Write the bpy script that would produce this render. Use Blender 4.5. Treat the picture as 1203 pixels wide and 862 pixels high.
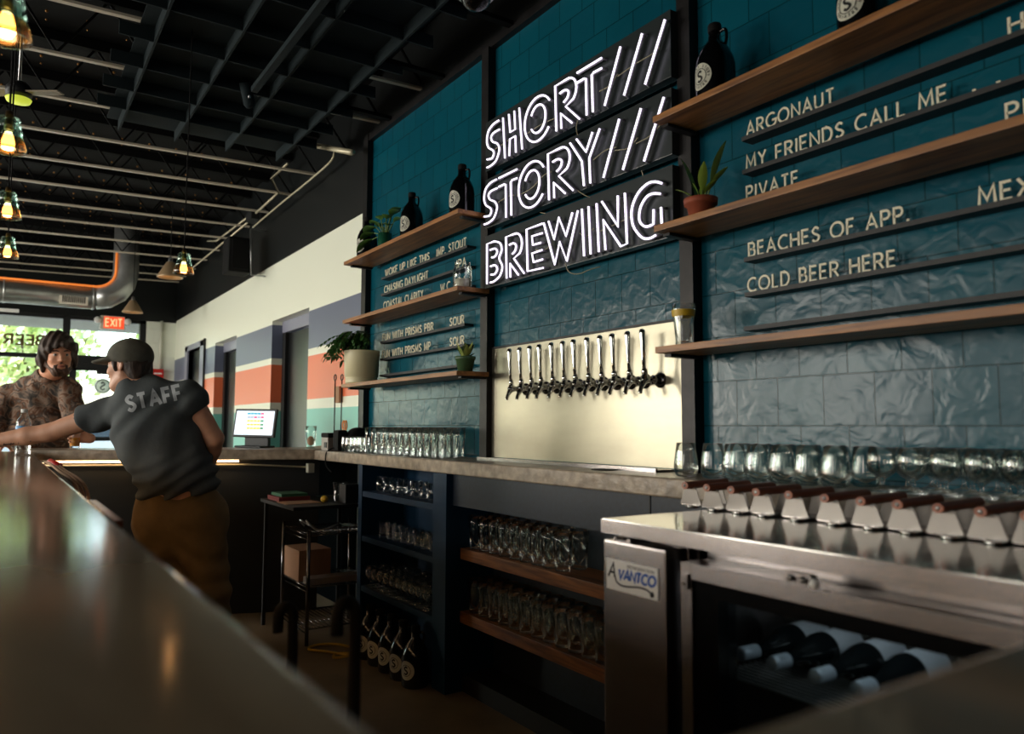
import bpy, bmesh, math, random
import numpy as np
from mathutils import Vector, Matrix
from mathutils.bvhtree import BVHTree

random.seed(7)
for o in list(bpy.data.objects):
    bpy.data.objects.remove(o)
SC = bpy.context.scene
COL = SC.collection
PI = math.pi

# ------------------------------------------------------------------ camera
CAM_H = 1.228
FPX = 905.0
PITCH, ROLL, YAW = (math.radians(v) for v in (4.44, 0.18, 33.68))
F = Vector((-math.cos(YAW) * math.cos(PITCH), math.sin(YAW) * math.cos(PITCH), math.sin(PITCH)))
_R0 = Vector((math.sin(YAW), math.cos(YAW), 0))
_U0 = _R0.cross(F)
RV = math.cos(ROLL) * _R0 + math.sin(ROLL) * _U0
UV = -math.sin(ROLL) * _R0 + math.cos(ROLL) * _U0
CP = Vector((0, 0, CAM_H))


def P(x, y, d):
    """point at depth d in front of the photographer's standpoint, in the direction of a photo pixel"""
    return CP + (F * FPX + RV * (x - 601.5) - UV * (y - 431)) * (d / FPX)


cam = bpy.data.cameras.new('camera')
cam.sensor_width = 36.0
cam.sensor_fit = 'HORIZONTAL'
cam.lens = FPX / 1203 * 36.0
cam.clip_start = 0.02
cam.clip_end = 200
cam.dof.use_dof = True
cam.dof.focus_distance = 3.6
cam.dof.aperture_fstop = 2.5
co = bpy.data.objects.new('camera', cam)
COL.objects.link(co)
co.matrix_world = Matrix(((RV.x, UV.x, -F.x, CP.x), (RV.y, UV.y, -F.y, CP.y), (RV.z, UV.z, -F.z, CP.z), (0, 0, 0, 1)))
SC.camera = co

# ------------------------------------------------------------------ world, lights, exposure
SC.view_settings.view_transform = 'Standard'
SC.view_settings.look = 'None'
SC.view_settings.gamma = 1.0
SC.view_settings.use_curve_mapping = False
SC.view_settings.exposure = 0.6
SC.cycles.transparent_max_bounces = 96
SC.cycles.max_bounces = 10
world = bpy.data.worlds.new('world')
SC.world = world
world.use_nodes = True
wn = world.node_tree.nodes
wl = world.node_tree.links
wn.clear()
w_out = wn.new('ShaderNodeOutputWorld')
w_bg = wn.new('ShaderNodeBackground')
w_sky = wn.new('ShaderNodeTexSky')
w_sky.sky_type = 'NISHITA'
w_sky.sun_disc = False
w_sky.sun_elevation = math.radians(48)
w_sky.sun_rotation = math.radians(200)
w_sky.air_density = 1.0
w_sky.dust_density = 3.0
w_bg.inputs['Strength'].default_value = 1.1
wl.new(w_sky.outputs[0], w_bg.inputs['Color'])
wl.new(w_bg.outputs[0], w_out.inputs['Surface'])

DAY = (1.0, 0.955, 0.86)


def area(name, loc, rot, sx, sy, power, color=DAY):
    l = bpy.data.lights.new(name, 'AREA')
    l.shape = 'RECTANGLE'
    l.size, l.size_y, l.energy, l.color = sx, sy, power, color
    o = bpy.data.objects.new(name, l)
    o.location, o.rotation_euler = loc, rot
    COL.objects.link(o)
    return o


sun = bpy.data.lights.new('sun', 'SUN')
sun.energy = 14.0
sun.angle = math.radians(1.0)
sun.color = (1.0, 0.95, 0.86)
so = bpy.data.objects.new('sun', sun)
so.rotation_euler = (math.radians(42), 0, math.radians(250))
so.location = (-20, -10, 12)
COL.objects.link(so)
# daylight through the storefront windows behind the photographer and through the far glass front
STREET_Y = -4.6
for wx, pw in ((-8.6, 150), (-5.6, 108), (-2.6, 44), (0.6, 20)):
    area('daylight_street', (wx, STREET_Y - 0.25, 1.85), (math.radians(90), 0, 0), 1.9, 1.7, pw)
por = area('window_portal', (-12.05, -1.45, 1.5), (math.radians(90), 0, math.radians(-90)), 6.2, 2.4, 1)
por.data.cycles.is_portal = True

# ------------------------------------------------------------------ materials
def lin(c):
    return tuple(((v / 255) / 12.92 if v / 255 <= 0.04045 else ((v / 255 + 0.055) / 1.055) ** 2.4) for v in c) + (1.0,)


class NT:
    def __init__(s, m):
        s.t = m.node_tree
        s.n, s.l = s.t.nodes, s.t.links
        s.b = s.n.get('Principled BSDF')

    def new(s, ty, **kw):
        n = s.n.new(ty)
        for k, v in kw.items():
            setattr(n, k, v)
        return n

    def link(s, a, b):
        s.l.new(a, b)


def mat(name, rgb, rough=0.5, metal=0.0, spec=0.5, noise=0.0, nscale=8.0, stretch=None, bump=0.0, bscale=40.0,
        emit=None, estr=0.0, coat=0.0, rgb2=None, aniso=0.0, rvar=0.0):
    m = bpy.data.materials.new(name)
    m.use_nodes = True
    k = NT(m)
    b = k.b
    b.inputs['Base Color'].default_value = lin(rgb)
    b.inputs['Roughness'].default_value = rough
    b.inputs['Metallic'].default_value = metal
    b.inputs['Specular IOR Level'].default_value = spec
    b.inputs['Coat Weight'].default_value = coat
    b.inputs['Coat Roughness'].default_value = 0.1
    if emit:
        b.inputs['Emission Color'].default_value = lin(emit)
        b.inputs['Emission Strength'].default_value = estr
    if noise or bump or rgb2 or rvar:
        tc = k.new('ShaderNodeTexCoord')
        mp = k.new('ShaderNodeMapping')
        if stretch:
            mp.inputs['Scale'].default_value = stretch
        k.link(tc.outputs['Object'], mp.inputs['Vector'])
        if noise or rgb2:
            n = k.new('ShaderNodeTexNoise')
            n.inputs['Scale'].default_value = nscale
            n.inputs['Detail'].default_value = 6
            k.link(mp.outputs[0], n.inputs['Vector'])
            r = k.new('ShaderNodeValToRGB')
            c2 = rgb2 or tuple(max(0, v * (1 - noise)) for v in rgb)
            r.color_ramp.elements[0].position = 0.32
            r.color_ramp.elements[1].position = 0.68
            r.color_ramp.elements[0].color = lin(c2)
            r.color_ramp.elements[1].color = lin(rgb)
            k.link(n.outputs['Fac'], r.inputs['Fac'])
            k.link(r.outputs['Color'], b.inputs['Base Color'])
            if rvar:
                mr = k.new('ShaderNodeMapRange')
                mr.inputs['To Min'].default_value = rough - rvar
                mr.inputs['To Max'].default_value = rough + rvar
                k.link(n.outputs['Fac'], mr.inputs['Value'])
                k.link(mr.outputs[0], b.inputs['Roughness'])
        if bump:
            n2 = k.new('ShaderNodeTexNoise')
            n2.inputs['Scale'].default_value = bscale
            n2.inputs['Detail'].default_value = 4
            k.link(mp.outputs[0], n2.inputs['Vector'])
            bp = k.new('ShaderNodeBump')
            bp.inputs['Strength'].default_value = bump
            bp.inputs['Distance'].default_value = 0.01
            k.link(n2.outputs['Fac'], bp.inputs['Height'])
            k.link(bp.outputs[0], b.inputs['Normal'])
    return m


def glass(name, tint=(235, 240, 236), rough=0.02, strength=1.0, floor=0.04):
    """thin clear glass: see-through, with Fresnel reflections that grow towards the rim"""
    m = bpy.data.materials.new(name)
    m.use_nodes = True
    k = NT(m)
    k.n.remove(k.b)
    out = k.n.get('Material Output')
    tr = k.new('ShaderNodeBsdfTransparent')
    tr.inputs['Color'].default_value = lin(tint)
    gl = k.new('ShaderNodeBsdfGlossy')
    gl.inputs['Roughness'].default_value = rough
    gl.inputs['Color'].default_value = (1, 1, 1, 1)
    lw = k.new('ShaderNodeLayerWeight')
    lw.inputs['Blend'].default_value = 0.22
    mr = k.new('ShaderNodeMapRange')
    mr.inputs['To Min'].default_value = floor
    mr.inputs['To Max'].default_value = strength
    k.link(lw.outputs['Fresnel'], mr.inputs['Value'])
    mx = k.new('ShaderNodeMixShader')
    k.link(mr.outputs[0], mx.inputs['Fac'])
    k.link(tr.outputs[0], mx.inputs[1])
    k.link(gl.outputs[0], mx.inputs[2])
    k.link(mx.outputs[0], out.inputs['Surface'])
    return m


def wood(name, light, dark, rough=0.45, axis='X', scale=1.0):
    m = bpy.data.materials.new(name)
    m.use_nodes = True
    k = NT(m)
    tc = k.new('ShaderNodeTexCoord')
    mp = k.new('ShaderNodeMapping')
    s = {'X': (1.2, 14, 14), 'Y': (14, 1.2, 14), 'Z': (14, 14, 1.2)}[axis]
    mp.inputs['Scale'].default_value = tuple(v * scale for v in s)
    k.link(tc.outputs['Object'], mp.inputs['Vector'])
    n = k.new('ShaderNodeTexNoise')
    n.inputs['Scale'].default_value = 3.0
    n.inputs['Detail'].default_value = 8
    n.inputs['Distortion'].default_value = 0.6
    k.link(mp.outputs[0], n.inputs['Vector'])
    r = k.new('ShaderNodeValToRGB')
    r.color_ramp.elements[0].position = 0.3
    r.color_ramp.elements[1].position = 0.66
    r.color_ramp.elements[0].color = lin(dark)
    r.color_ramp.elements[1].color = lin(light)
    k.link(n.outputs['Fac'], r.inputs['Fac'])
    k.link(r.outputs[0], k.b.inputs['Base Color'])
    k.b.inputs['Roughness'].default_value = rough
    bp = k.new('ShaderNodeBump')
    bp.inputs['Strength'].default_value = 0.15
    k.link(n.outputs['Fac'], bp.inputs['Height'])
    k.link(bp.outputs[0], k.b.inputs['Normal'])
    return m


def tile_mat():
    m = bpy.data.materials.new('glazed_teal_tile')
    m.use_nodes = True
    k = NT(m)
    tc = k.new('ShaderNodeTexCoord')
    sp = k.new('ShaderNodeSeparateXYZ')
    k.link(tc.outputs['Object'], sp.inputs[0])
    ax = k.new('ShaderNodeMath', operation='ADD')
    ax.inputs[1].default_value = 1.722 + 0.162 * 40 - 0.081
    az = k.new('ShaderNodeMath', operation='ADD')
    az.inputs[1].default_value = -1.234 + 0.151 * 8
    k.link(sp.outputs['X'], ax.inputs[0])
    k.link(sp.outputs['Z'], az.inputs[0])
    cb = k.new('ShaderNodeCombineXYZ')
    k.link(ax.outputs[0], cb.inputs['X'])
    k.link(az.outputs[0], cb.inputs['Y'])
    br = k.new('ShaderNodeTexBrick')
    br.offset = 0.5
    br.inputs['Scale'].default_value = 1.0
    br.inputs['Brick Width'].default_value = 0.162
    br.inputs['Row Height'].default_value = 0.151
    br.inputs['Mortar Size'].default_value = 0.0022
    br.inputs['Mortar Smooth'].default_value = 0.4
    br.inputs['Color1'].default_value = lin((8, 74, 90))
    br.inputs['Color2'].default_value = lin((10, 82, 97))
    br.inputs['Mortar'].default_value = lin((6, 58, 66))
    k.link(cb.outputs[0], br.inputs['Vector'])
    k.link(br.outputs['Color'], k.b.inputs['Base Color'])
    n = k.new('ShaderNodeTexNoise')
    n.inputs['Scale'].default_value = 15.0
    n.inputs['Detail'].default_value = 2.0
    n.inputs['Distortion'].default_value = 0.5
    k.link(cb.outputs[0], n.inputs['Vector'])
    b1 = k.new('ShaderNodeBump')
    b1.inputs['Strength'].default_value = 0.27
    b1.inputs['Distance'].default_value = 0.012
    k.link(n.outputs['Fac'], b1.inputs['Height'])
    inv = k.new('ShaderNodeMath', operation='SUBTRACT')
    inv.inputs[0].default_value = 1.0
    k.link(br.outputs['Fac'], inv.inputs[1])
    b2 = k.new('ShaderNodeBump')
    b2.inputs['Strength'].default_value = 0.7
    b2.inputs['Distance'].default_value = 0.004
    k.link(inv.outputs[0], b2.inputs['Height'])
    k.link(b1.outputs[0], b2.inputs['Normal'])
    k.link(b2.outputs[0], k.b.inputs['Normal'])
    k.b.inputs['Roughness'].default_value = 0.24
    k.b.inputs['Specular IOR Level'].default_value = 0.26
    return m


def stripe_mat():
    """painted hall wall: colour bands at fixed heights, washed paler by a painted-in grazing sheen, satin finish, black above the picture line"""
    m = bpy.data.materials.new('striped_paint_with_sheen')
    m.use_nodes = True
    k = NT(m)
    tc = k.new('ShaderNodeTexCoord')
    sp = k.new('ShaderNodeSeparateXYZ')
    k.link(tc.outputs['Object'], sp.inputs[0])
    dv = k.new('ShaderNodeMath', operation='DIVIDE')
    dv.inputs[1].default_value = 5.0
    k.link(sp.outputs['Z'], dv.inputs[0])
    r = k.new('ShaderNodeValToRGB')
    cr = r.color_ramp
    cr.interpolation = 'CONSTANT'
    bands = [(0.0, (236, 236, 214)), (0.98, (120, 200, 185)), (1.35, (238, 238, 218)), (1.432, (238, 120, 78)), (1.79, (238, 238, 218)),
             (1.85, (104, 112, 134)), (2.152, (244, 247, 228)), (2.72, (9, 14, 14))]  # band colours carry the pale grazing sheen over darker teal, orange and green
    cr.elements[0].position = 0
    cr.elements[0].color = lin(bands[0][1])
    cr.elements[1].position = bands[1][0] / 5
    cr.elements[1].color = lin(bands[1][1])
    for z, c in bands[2:]:
        e = cr.elements.new(z / 5)
        e.color = lin(c)
    k.link(dv.outputs[0], r.inputs['Fac'])
    k.link(r.outputs['Color'], k.b.inputs['Base Color'])
    n = k.new('ShaderNodeTexNoise')
    n.inputs['Scale'].default_value = 60
    k.link(tc.outputs['Object'], n.inputs['Vector'])
    bp = k.new('ShaderNodeBump')
    bp.inputs['Strength'].default_value = 0.08
    k.link(n.outputs['Fac'], bp.inputs['Height'])
    k.link(bp.outputs[0], k.b.inputs['Normal'])
    k.b.inputs['Roughness'].default_value = 0.42
    return m


def brick_white():
    m = mat('white_block', (226, 230, 216), 0.6)
    k = NT(m)
    tc = k.new('ShaderNodeTexCoord')
    sp = k.new('ShaderNodeSeparateXYZ')
    cb = k.new('ShaderNodeCombineXYZ')
    k.link(tc.outputs['Object'], sp.inputs[0])
    k.link(sp.outputs['Y'], cb.inputs['X'])
    k.link(sp.outputs['Z'], cb.inputs['Y'])
    br = k.new('ShaderNodeTexBrick')
    br.inputs['Scale'].default_value = 1
    br.inputs['Brick Width'].default_value = 0.4
    br.inputs['Row Height'].default_value = 0.2
    br.inputs['Mortar Size'].default_value = 0.006
    k.link(cb.outputs[0], br.inputs['Vector'])
    iv = k.new('ShaderNodeMath', operation='SUBTRACT')
    iv.inputs[0].default_value = 1
    k.link(br.outputs['Fac'], iv.inputs[1])
    bp = k.new('ShaderNodeBump')
    bp.inputs['Distance'].default_value = 0.01
    k.link(iv.outputs[0], bp.inputs['Height'])
    k.link(bp.outputs[0], k.b.inputs['Normal'])
    return m


M = dict(
    tile=tile_mat(), stripe=stripe_mat(), block=brick_white(),
    black=mat('matte_black', (17, 19, 20), 0.55), blackgloss=mat('black_gloss', (8, 9, 10), 0.2),
    ceil=mat('black_ceiling', (2, 3, 3), 0.8, spec=0.2), soffit=mat('black_wall', (10, 15, 15), 0.5),
    joist=mat('joist_edge_sheen', (206, 196, 176), 0.4), joistweb=mat('joist_black', (5, 6, 6), 0.8, spec=0.15),
    baffle=mat('charcoal_felt', (26, 36, 39), 0.85, spec=0.2),
    steelpost=mat('blackened_steel', (44, 42, 42), 0.45, 0.6, noise=0.3, nscale=14),
    rail=mat('black_letter_rail', (30, 30, 30), 0.55),
    letter=mat('cream_letter', (232, 224, 196), 0.5),
    shelf=wood('walnut_shelf', (182, 122, 62), (108, 66, 30), 0.45),
    plank=wood('stained_plank', (164, 104, 52), (84, 48, 24), 0.5),
    handle=wood('rosewood_handle', (178, 106, 74), (116, 60, 42), 0.4, 'Y'),
    conc=mat('concrete_top', (176, 160, 140), 0.3, noise=0.28, nscale=22, bump=0.25, bscale=30),
    bartop=mat('polished_bar_top', (160, 138, 110), 0.12, noise=0.12, nscale=3.0, stretch=(1, 3, 1), bump=0.012, bscale=16, spec=0.4, rvar=0.03),
    floor=mat('concrete_floor', (142, 126, 100), 0.45, noise=0.25, nscale=3),
    cab=mat('navy_cabinet', (8, 48, 76), 0.5, spec=0.25, noise=0.1, nscale=10),
    cabdark=mat('dark_panel', (26, 38, 52), 0.5, noise=0.25, nscale=60),
    bardie=mat('bar_front_black', (11, 20, 24), 0.55),
    steel=mat('brushed_steel', (158, 152, 150), 0.24, 1.0, noise=0.08, nscale=30, stretch=(0.3, 1, 12), bump=0.02, bscale=60),
    steeltop=mat('steel_worktop', (150, 148, 142), 0.13, 1.0),
    tappanel=mat('brushed_tap_panel', (176, 170, 150), 0.36, 0.85, noise=0.12, nscale=2.2, stretch=(1, 1, 2.5), rvar=0.06),
    chrome=mat('chrome', (222, 222, 218), 0.07, 1.0), darkchrome=mat('dark_chrome', (120, 120, 120), 0.16, 1.0),
    galv=mat('galvanised_duct', (186, 188, 186), 0.3, 0.7, noise=0.15, nscale=6),
    rubber=mat('black_rubber', (16, 16, 16), 0.8, spec=0.2),
    panel=mat('sign_panel', (44, 50, 50), 0.3),
    flexbody=mat('grey_silicone', (150, 146, 156), 0.35),
    plate=mat('caddy_plate_steel', (112, 108, 104), 0.4, 0.9), flatblack=mat('flat_black_panel', (9, 12, 13), 0.95, spec=0.0), winelabel=mat('wine_label_paper', (150, 150, 156), 0.6),
    neon=mat('neon_tube_lit', (240, 236, 246), 0.3, emit=(238, 228, 250), estr=1.15),
    cable=mat('clear_neon_cable', (150, 142, 110), 0.35),
    drink=glass('drinking_glass', (252, 254, 253), 0.04, 0.78, 0.045), pane=glass('window_glass', (238, 244, 240), 0.0, 0.7, 0.03),
    fridgeglass=glass('fridge_glass', (226, 234, 234), 0.02, 0.6, 0.03),
    growler=mat('black_growler_glass', (7, 8, 9), 0.16, coat=0.4), label=mat('cream_label', (206, 204, 186), 0.5),
    ink=mat('black_ink', (16, 16, 16), 0.5), inkgrey=mat('grey_ink', (128, 128, 128), 0.5),
    blueink=mat('blue_ink', (28, 84, 176), 0.45), white=mat('white_plastic', (236, 236, 232), 0.45),
    terra=mat('terracotta', (168, 82, 52), 0.7, noise=0.15, nscale=14), creampot=mat('cream_ceramic', (216, 206, 166), 0.4),
    greenpot=mat('green_ceramic', (64, 92, 58), 0.45), bottlepot=mat('green_glass_pot', (30, 84, 62), 0.15),
    soil=mat('soil', (40, 30, 22), 0.9), leafy=mat('lime_leaf', (158, 178, 66), 0.45, rgb2=(112, 146, 52), nscale=16),
    leafd=mat('dark_fern_leaf', (60, 106, 44), 0.5, rgb2=(38, 76, 32), nscale=20), leafm=mat('broad_leaf', (104, 144, 64), 0.42, rgb2=(66, 108, 46), nscale=16),
    leafv=mat('variegated_leaf', (168, 172, 84), 0.45, rgb2=(70, 104, 44), nscale=26), stem=mat('green_stem', (96, 118, 52), 0.5),
    skin=mat('skin', (224, 166, 134), 0.5, noise=0.08, nscale=16), skin2=mat('skin_ruddy', (222, 158, 124), 0.5, noise=0.08, nscale=16),
    hair=mat('dark_brown_hair', (78, 60, 48), 0.65, rgb2=(42, 32, 26), nscale=30, stretch=(1, 1, 0.25), bump=0.6, bscale=60),
    beard=mat('brown_beard', (96, 66, 46), 0.6, rgb2=(62, 42, 30), nscale=60, bump=0.5, bscale=90),
    shirt=mat('charcoal_cotton', (78, 83, 83), 0.85, rgb2=(62, 67, 69), nscale=9, bump=0.1, bscale=90),
    pants=mat('tan_chino', (132, 106, 66), 0.8, rgb2=(106, 84, 52), nscale=8, bump=0.12, bscale=70),
    jeans=mat('dark_denim', (38, 46, 60), 0.8), shoe=mat('shoe_leather', (40, 32, 26), 0.5),
    cap=mat('washed_cap', (98, 95, 82), 0.85, rgb2=(74, 72, 62), nscale=14, bump=0.15, bscale=60),
    screenprint=mat('grey_screenprint', (176, 180, 182), 0.8), eyewhite=mat('eye_white', (170, 160, 150), 0.3), iris=mat('eye_dark', (34, 24, 18), 0.15),
    lip=mat('lip', (168, 92, 84), 0.4), tattoo=mat('tattoo_ink', (60, 46, 44), 0.55),
    bulb=mat('warm_bulb', (255, 214, 150), 0.3, emit=(255, 206, 146), estr=9),
    aquaglass=glass('aqua_insulator_glass', (214, 238, 230), 0.05, 0.7, 0.1), amberglass=glass('amber_glass_rim', (236, 206, 160), 0.06, 0.7, 0.12), ductglint=mat('warm_duct_glint', (255, 150, 70), 0.4, emit=(230, 120, 50), estr=0.45),
    insul=mat('aqua_insulator', (90, 150, 136), 0.05, spec=0.8), socket=mat('brass_socket', (120, 96, 56), 0.35, 0.8),
    shade=mat('pale_metal_shade', (176, 150, 116), 0.4, 0.4), shadein=mat('white_shade_inside', (240, 236, 226), 0.5),
    led=mat('warm_led_strip', (255, 214, 170), 0.3, emit=(255, 206, 150), estr=8), copper=mat('copper', (196, 118, 74), 0.25, 1.0),
    pipe=mat('painted_conduit', (206, 196, 166), 0.35, 0.3), whitepipe=mat('white_conduit', (206, 206, 190), 0.5),
    exitred=mat('exit_face', (232, 84, 50), 0.4, emit=(232, 74, 40), estr=0.7), exitletter=mat('exit_letters', (250, 170, 130), 0.4, emit=(255, 170, 120), estr=0.9),
    red=mat('red_plastic', (188, 36, 30), 0.35), orange=mat('orange_plastic', (222, 130, 40), 0.4), yellow=mat('yellow_cord', (206, 168, 40), 0.45),
    beer=mat('amber_beer', (214, 140, 34), 0.1, spec=0.6), waterlabel=mat('blue_water_label', (70, 150, 210), 0.4),
    screen=mat('lit_screen', (210, 222, 232), 0.3, emit=(206, 220, 232), estr=0.75),
    cardboard=mat('cardboard', (176, 136, 104), 0.8), paper=mat('paper', (222, 214, 196), 0.7), bookred=mat('red_binder', (120, 40, 40), 0.6),
    bookgreen=mat('green_binder', (40, 100, 70), 0.6), grey=mat('grey_plastic', (150, 140, 132), 0.45),
    bronze=mat('bronze_vinyl', (160, 124, 80), 0.5), lavframe=mat('lavender_grey_frame', (138, 140, 158), 0.4),
    tealpaint=mat('teal_reveal_paint', (10, 78, 88), 0.45), orangepaint=mat('orange_reveal_paint', (216, 72, 34), 0.45), greenpaint=mat('green_reveal_paint', (20, 140, 124), 0.45),
    creampaint=mat('cream_reveal_paint', (224, 216, 186), 0.5), doorblack=mat('black_door', (15, 17, 19), 0.3),
    asphalt=mat('asphalt', (120, 118, 112), 0.9, noise=0.2), leafout=mat('sunlit_foliage', (196, 210, 140), 0.6, rgb2=(138, 168, 92), nscale=2),
    leafout2=mat('yellow_green_foliage', (216, 220, 158), 0.6, rgb2=(160, 184, 112), nscale=2), bark=mat('bark', (96, 78, 60), 0.9),
    carpaint=mat('white_car_paint', (226, 228, 230), 0.25, coat=0.5), carglass=mat('car_glass', (58, 70, 84), 0.08),
    lime=mat('lime_light_cover', (214, 226, 90), 0.4, emit=(206, 220, 70), estr=0.5), bladepale=mat('pale_fan_blade', (176, 160, 136), 0.5),
    brass=mat('brass_screw', (150, 104, 46), 0.4, 0.5), silver=mat('silver_metal', (170, 172, 172), 0.3, 0.9),
    pink=mat('key_pink', (214, 60, 110), 0.4, emit=(214, 60, 110), estr=0.6), tealkey=mat('key_teal', (40, 150, 180), 0.4, emit=(40, 150, 180), estr=0.6),
    yellowkey=mat('key_yellow', (222, 190, 60), 0.4, emit=(222, 190, 60), estr=0.6), greenkey=mat('key_green', (50, 130, 80), 0.4, emit=(50, 130, 80), estr=0.6),
    greykey=mat('key_grey', (150, 160, 176), 0.4, emit=(150, 160, 176), estr=0.6),
    wineglass=mat('dark_wine_bottle', (10, 14, 16), 0.12, coat=0.3), foil=mat('silver_foil', (150, 156, 166), 0.4, 0.2),
)


def camo():
    m = mat('tie_dyed_cotton', (90, 76, 66), 0.9)
    k = NT(m)
    tc = k.new('ShaderNodeTexCoord')
    n = k.new('ShaderNodeTexNoise')
    n.inputs['Scale'].default_value = 12
    n.inputs['Detail'].default_value = 8
    n.inputs['Distortion'].default_value = 0.7
    k.link(tc.outputs['Object'], n.inputs['Vector'])
    r = k.new('ShaderNodeValToRGB')
    cr = r.color_ramp
    cr.elements[0].position = 0.3
    cr.elements[0].color = lin((34, 34, 34))
    cr.elements[1].position = 0.75
    cr.elements[1].color = lin((190, 132, 80))
    for p, c in ((0.4, (76, 68, 62)), (0.47, (140, 118, 102)), (0.53, (104, 66, 42)), (0.58, (70, 62, 56)), (0.65, (160, 136, 120))):
        e = cr.elements.new(p)
        e.color = lin(c)
    k.link(n.outputs['Fac'], r.inputs['Fac'])
    k.link(r.outputs[0], k.b.inputs['Base Color'])
    return m


M['camo'] = camo()


def frosted():
    m = mat('frosted_white_vinyl', (236, 236, 228), 0.6)
    k = NT(m)
    tl = k.new('ShaderNodeBsdfTranslucent')
    tl.inputs['Color'].default_value = lin((240, 240, 232))
    mx = k.new('ShaderNodeMixShader')
    mx.inputs['Fac'].default_value = 0.6
    k.link(k.b.outputs[0], mx.inputs[1])
    k.link(tl.outputs[0], mx.inputs[2])
    k.link(mx.outputs[0], k.n.get('Material Output').inputs['Surface'])
    return m


M['frosted'] = frosted()
for nm in ('steel',):
    k_ = NT(M[nm])
    tg_ = k_.new('ShaderNodeTangent')
    tg_.direction_type = 'RADIAL'
    tg_.axis = 'Z'
    k_.link(tg_.outputs[0], k_.b.inputs['Tangent'])
    k_.b.inputs['Anisotropic'].default_value = 0.75
    k_.b.inputs['Anisotropic Rotation'].default_value = 0.25
    k_.b.inputs['Roughness'].default_value = 0.27
M['porch'] = mat('grey_porch_soffit', (120, 122, 120), 0.8)

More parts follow.
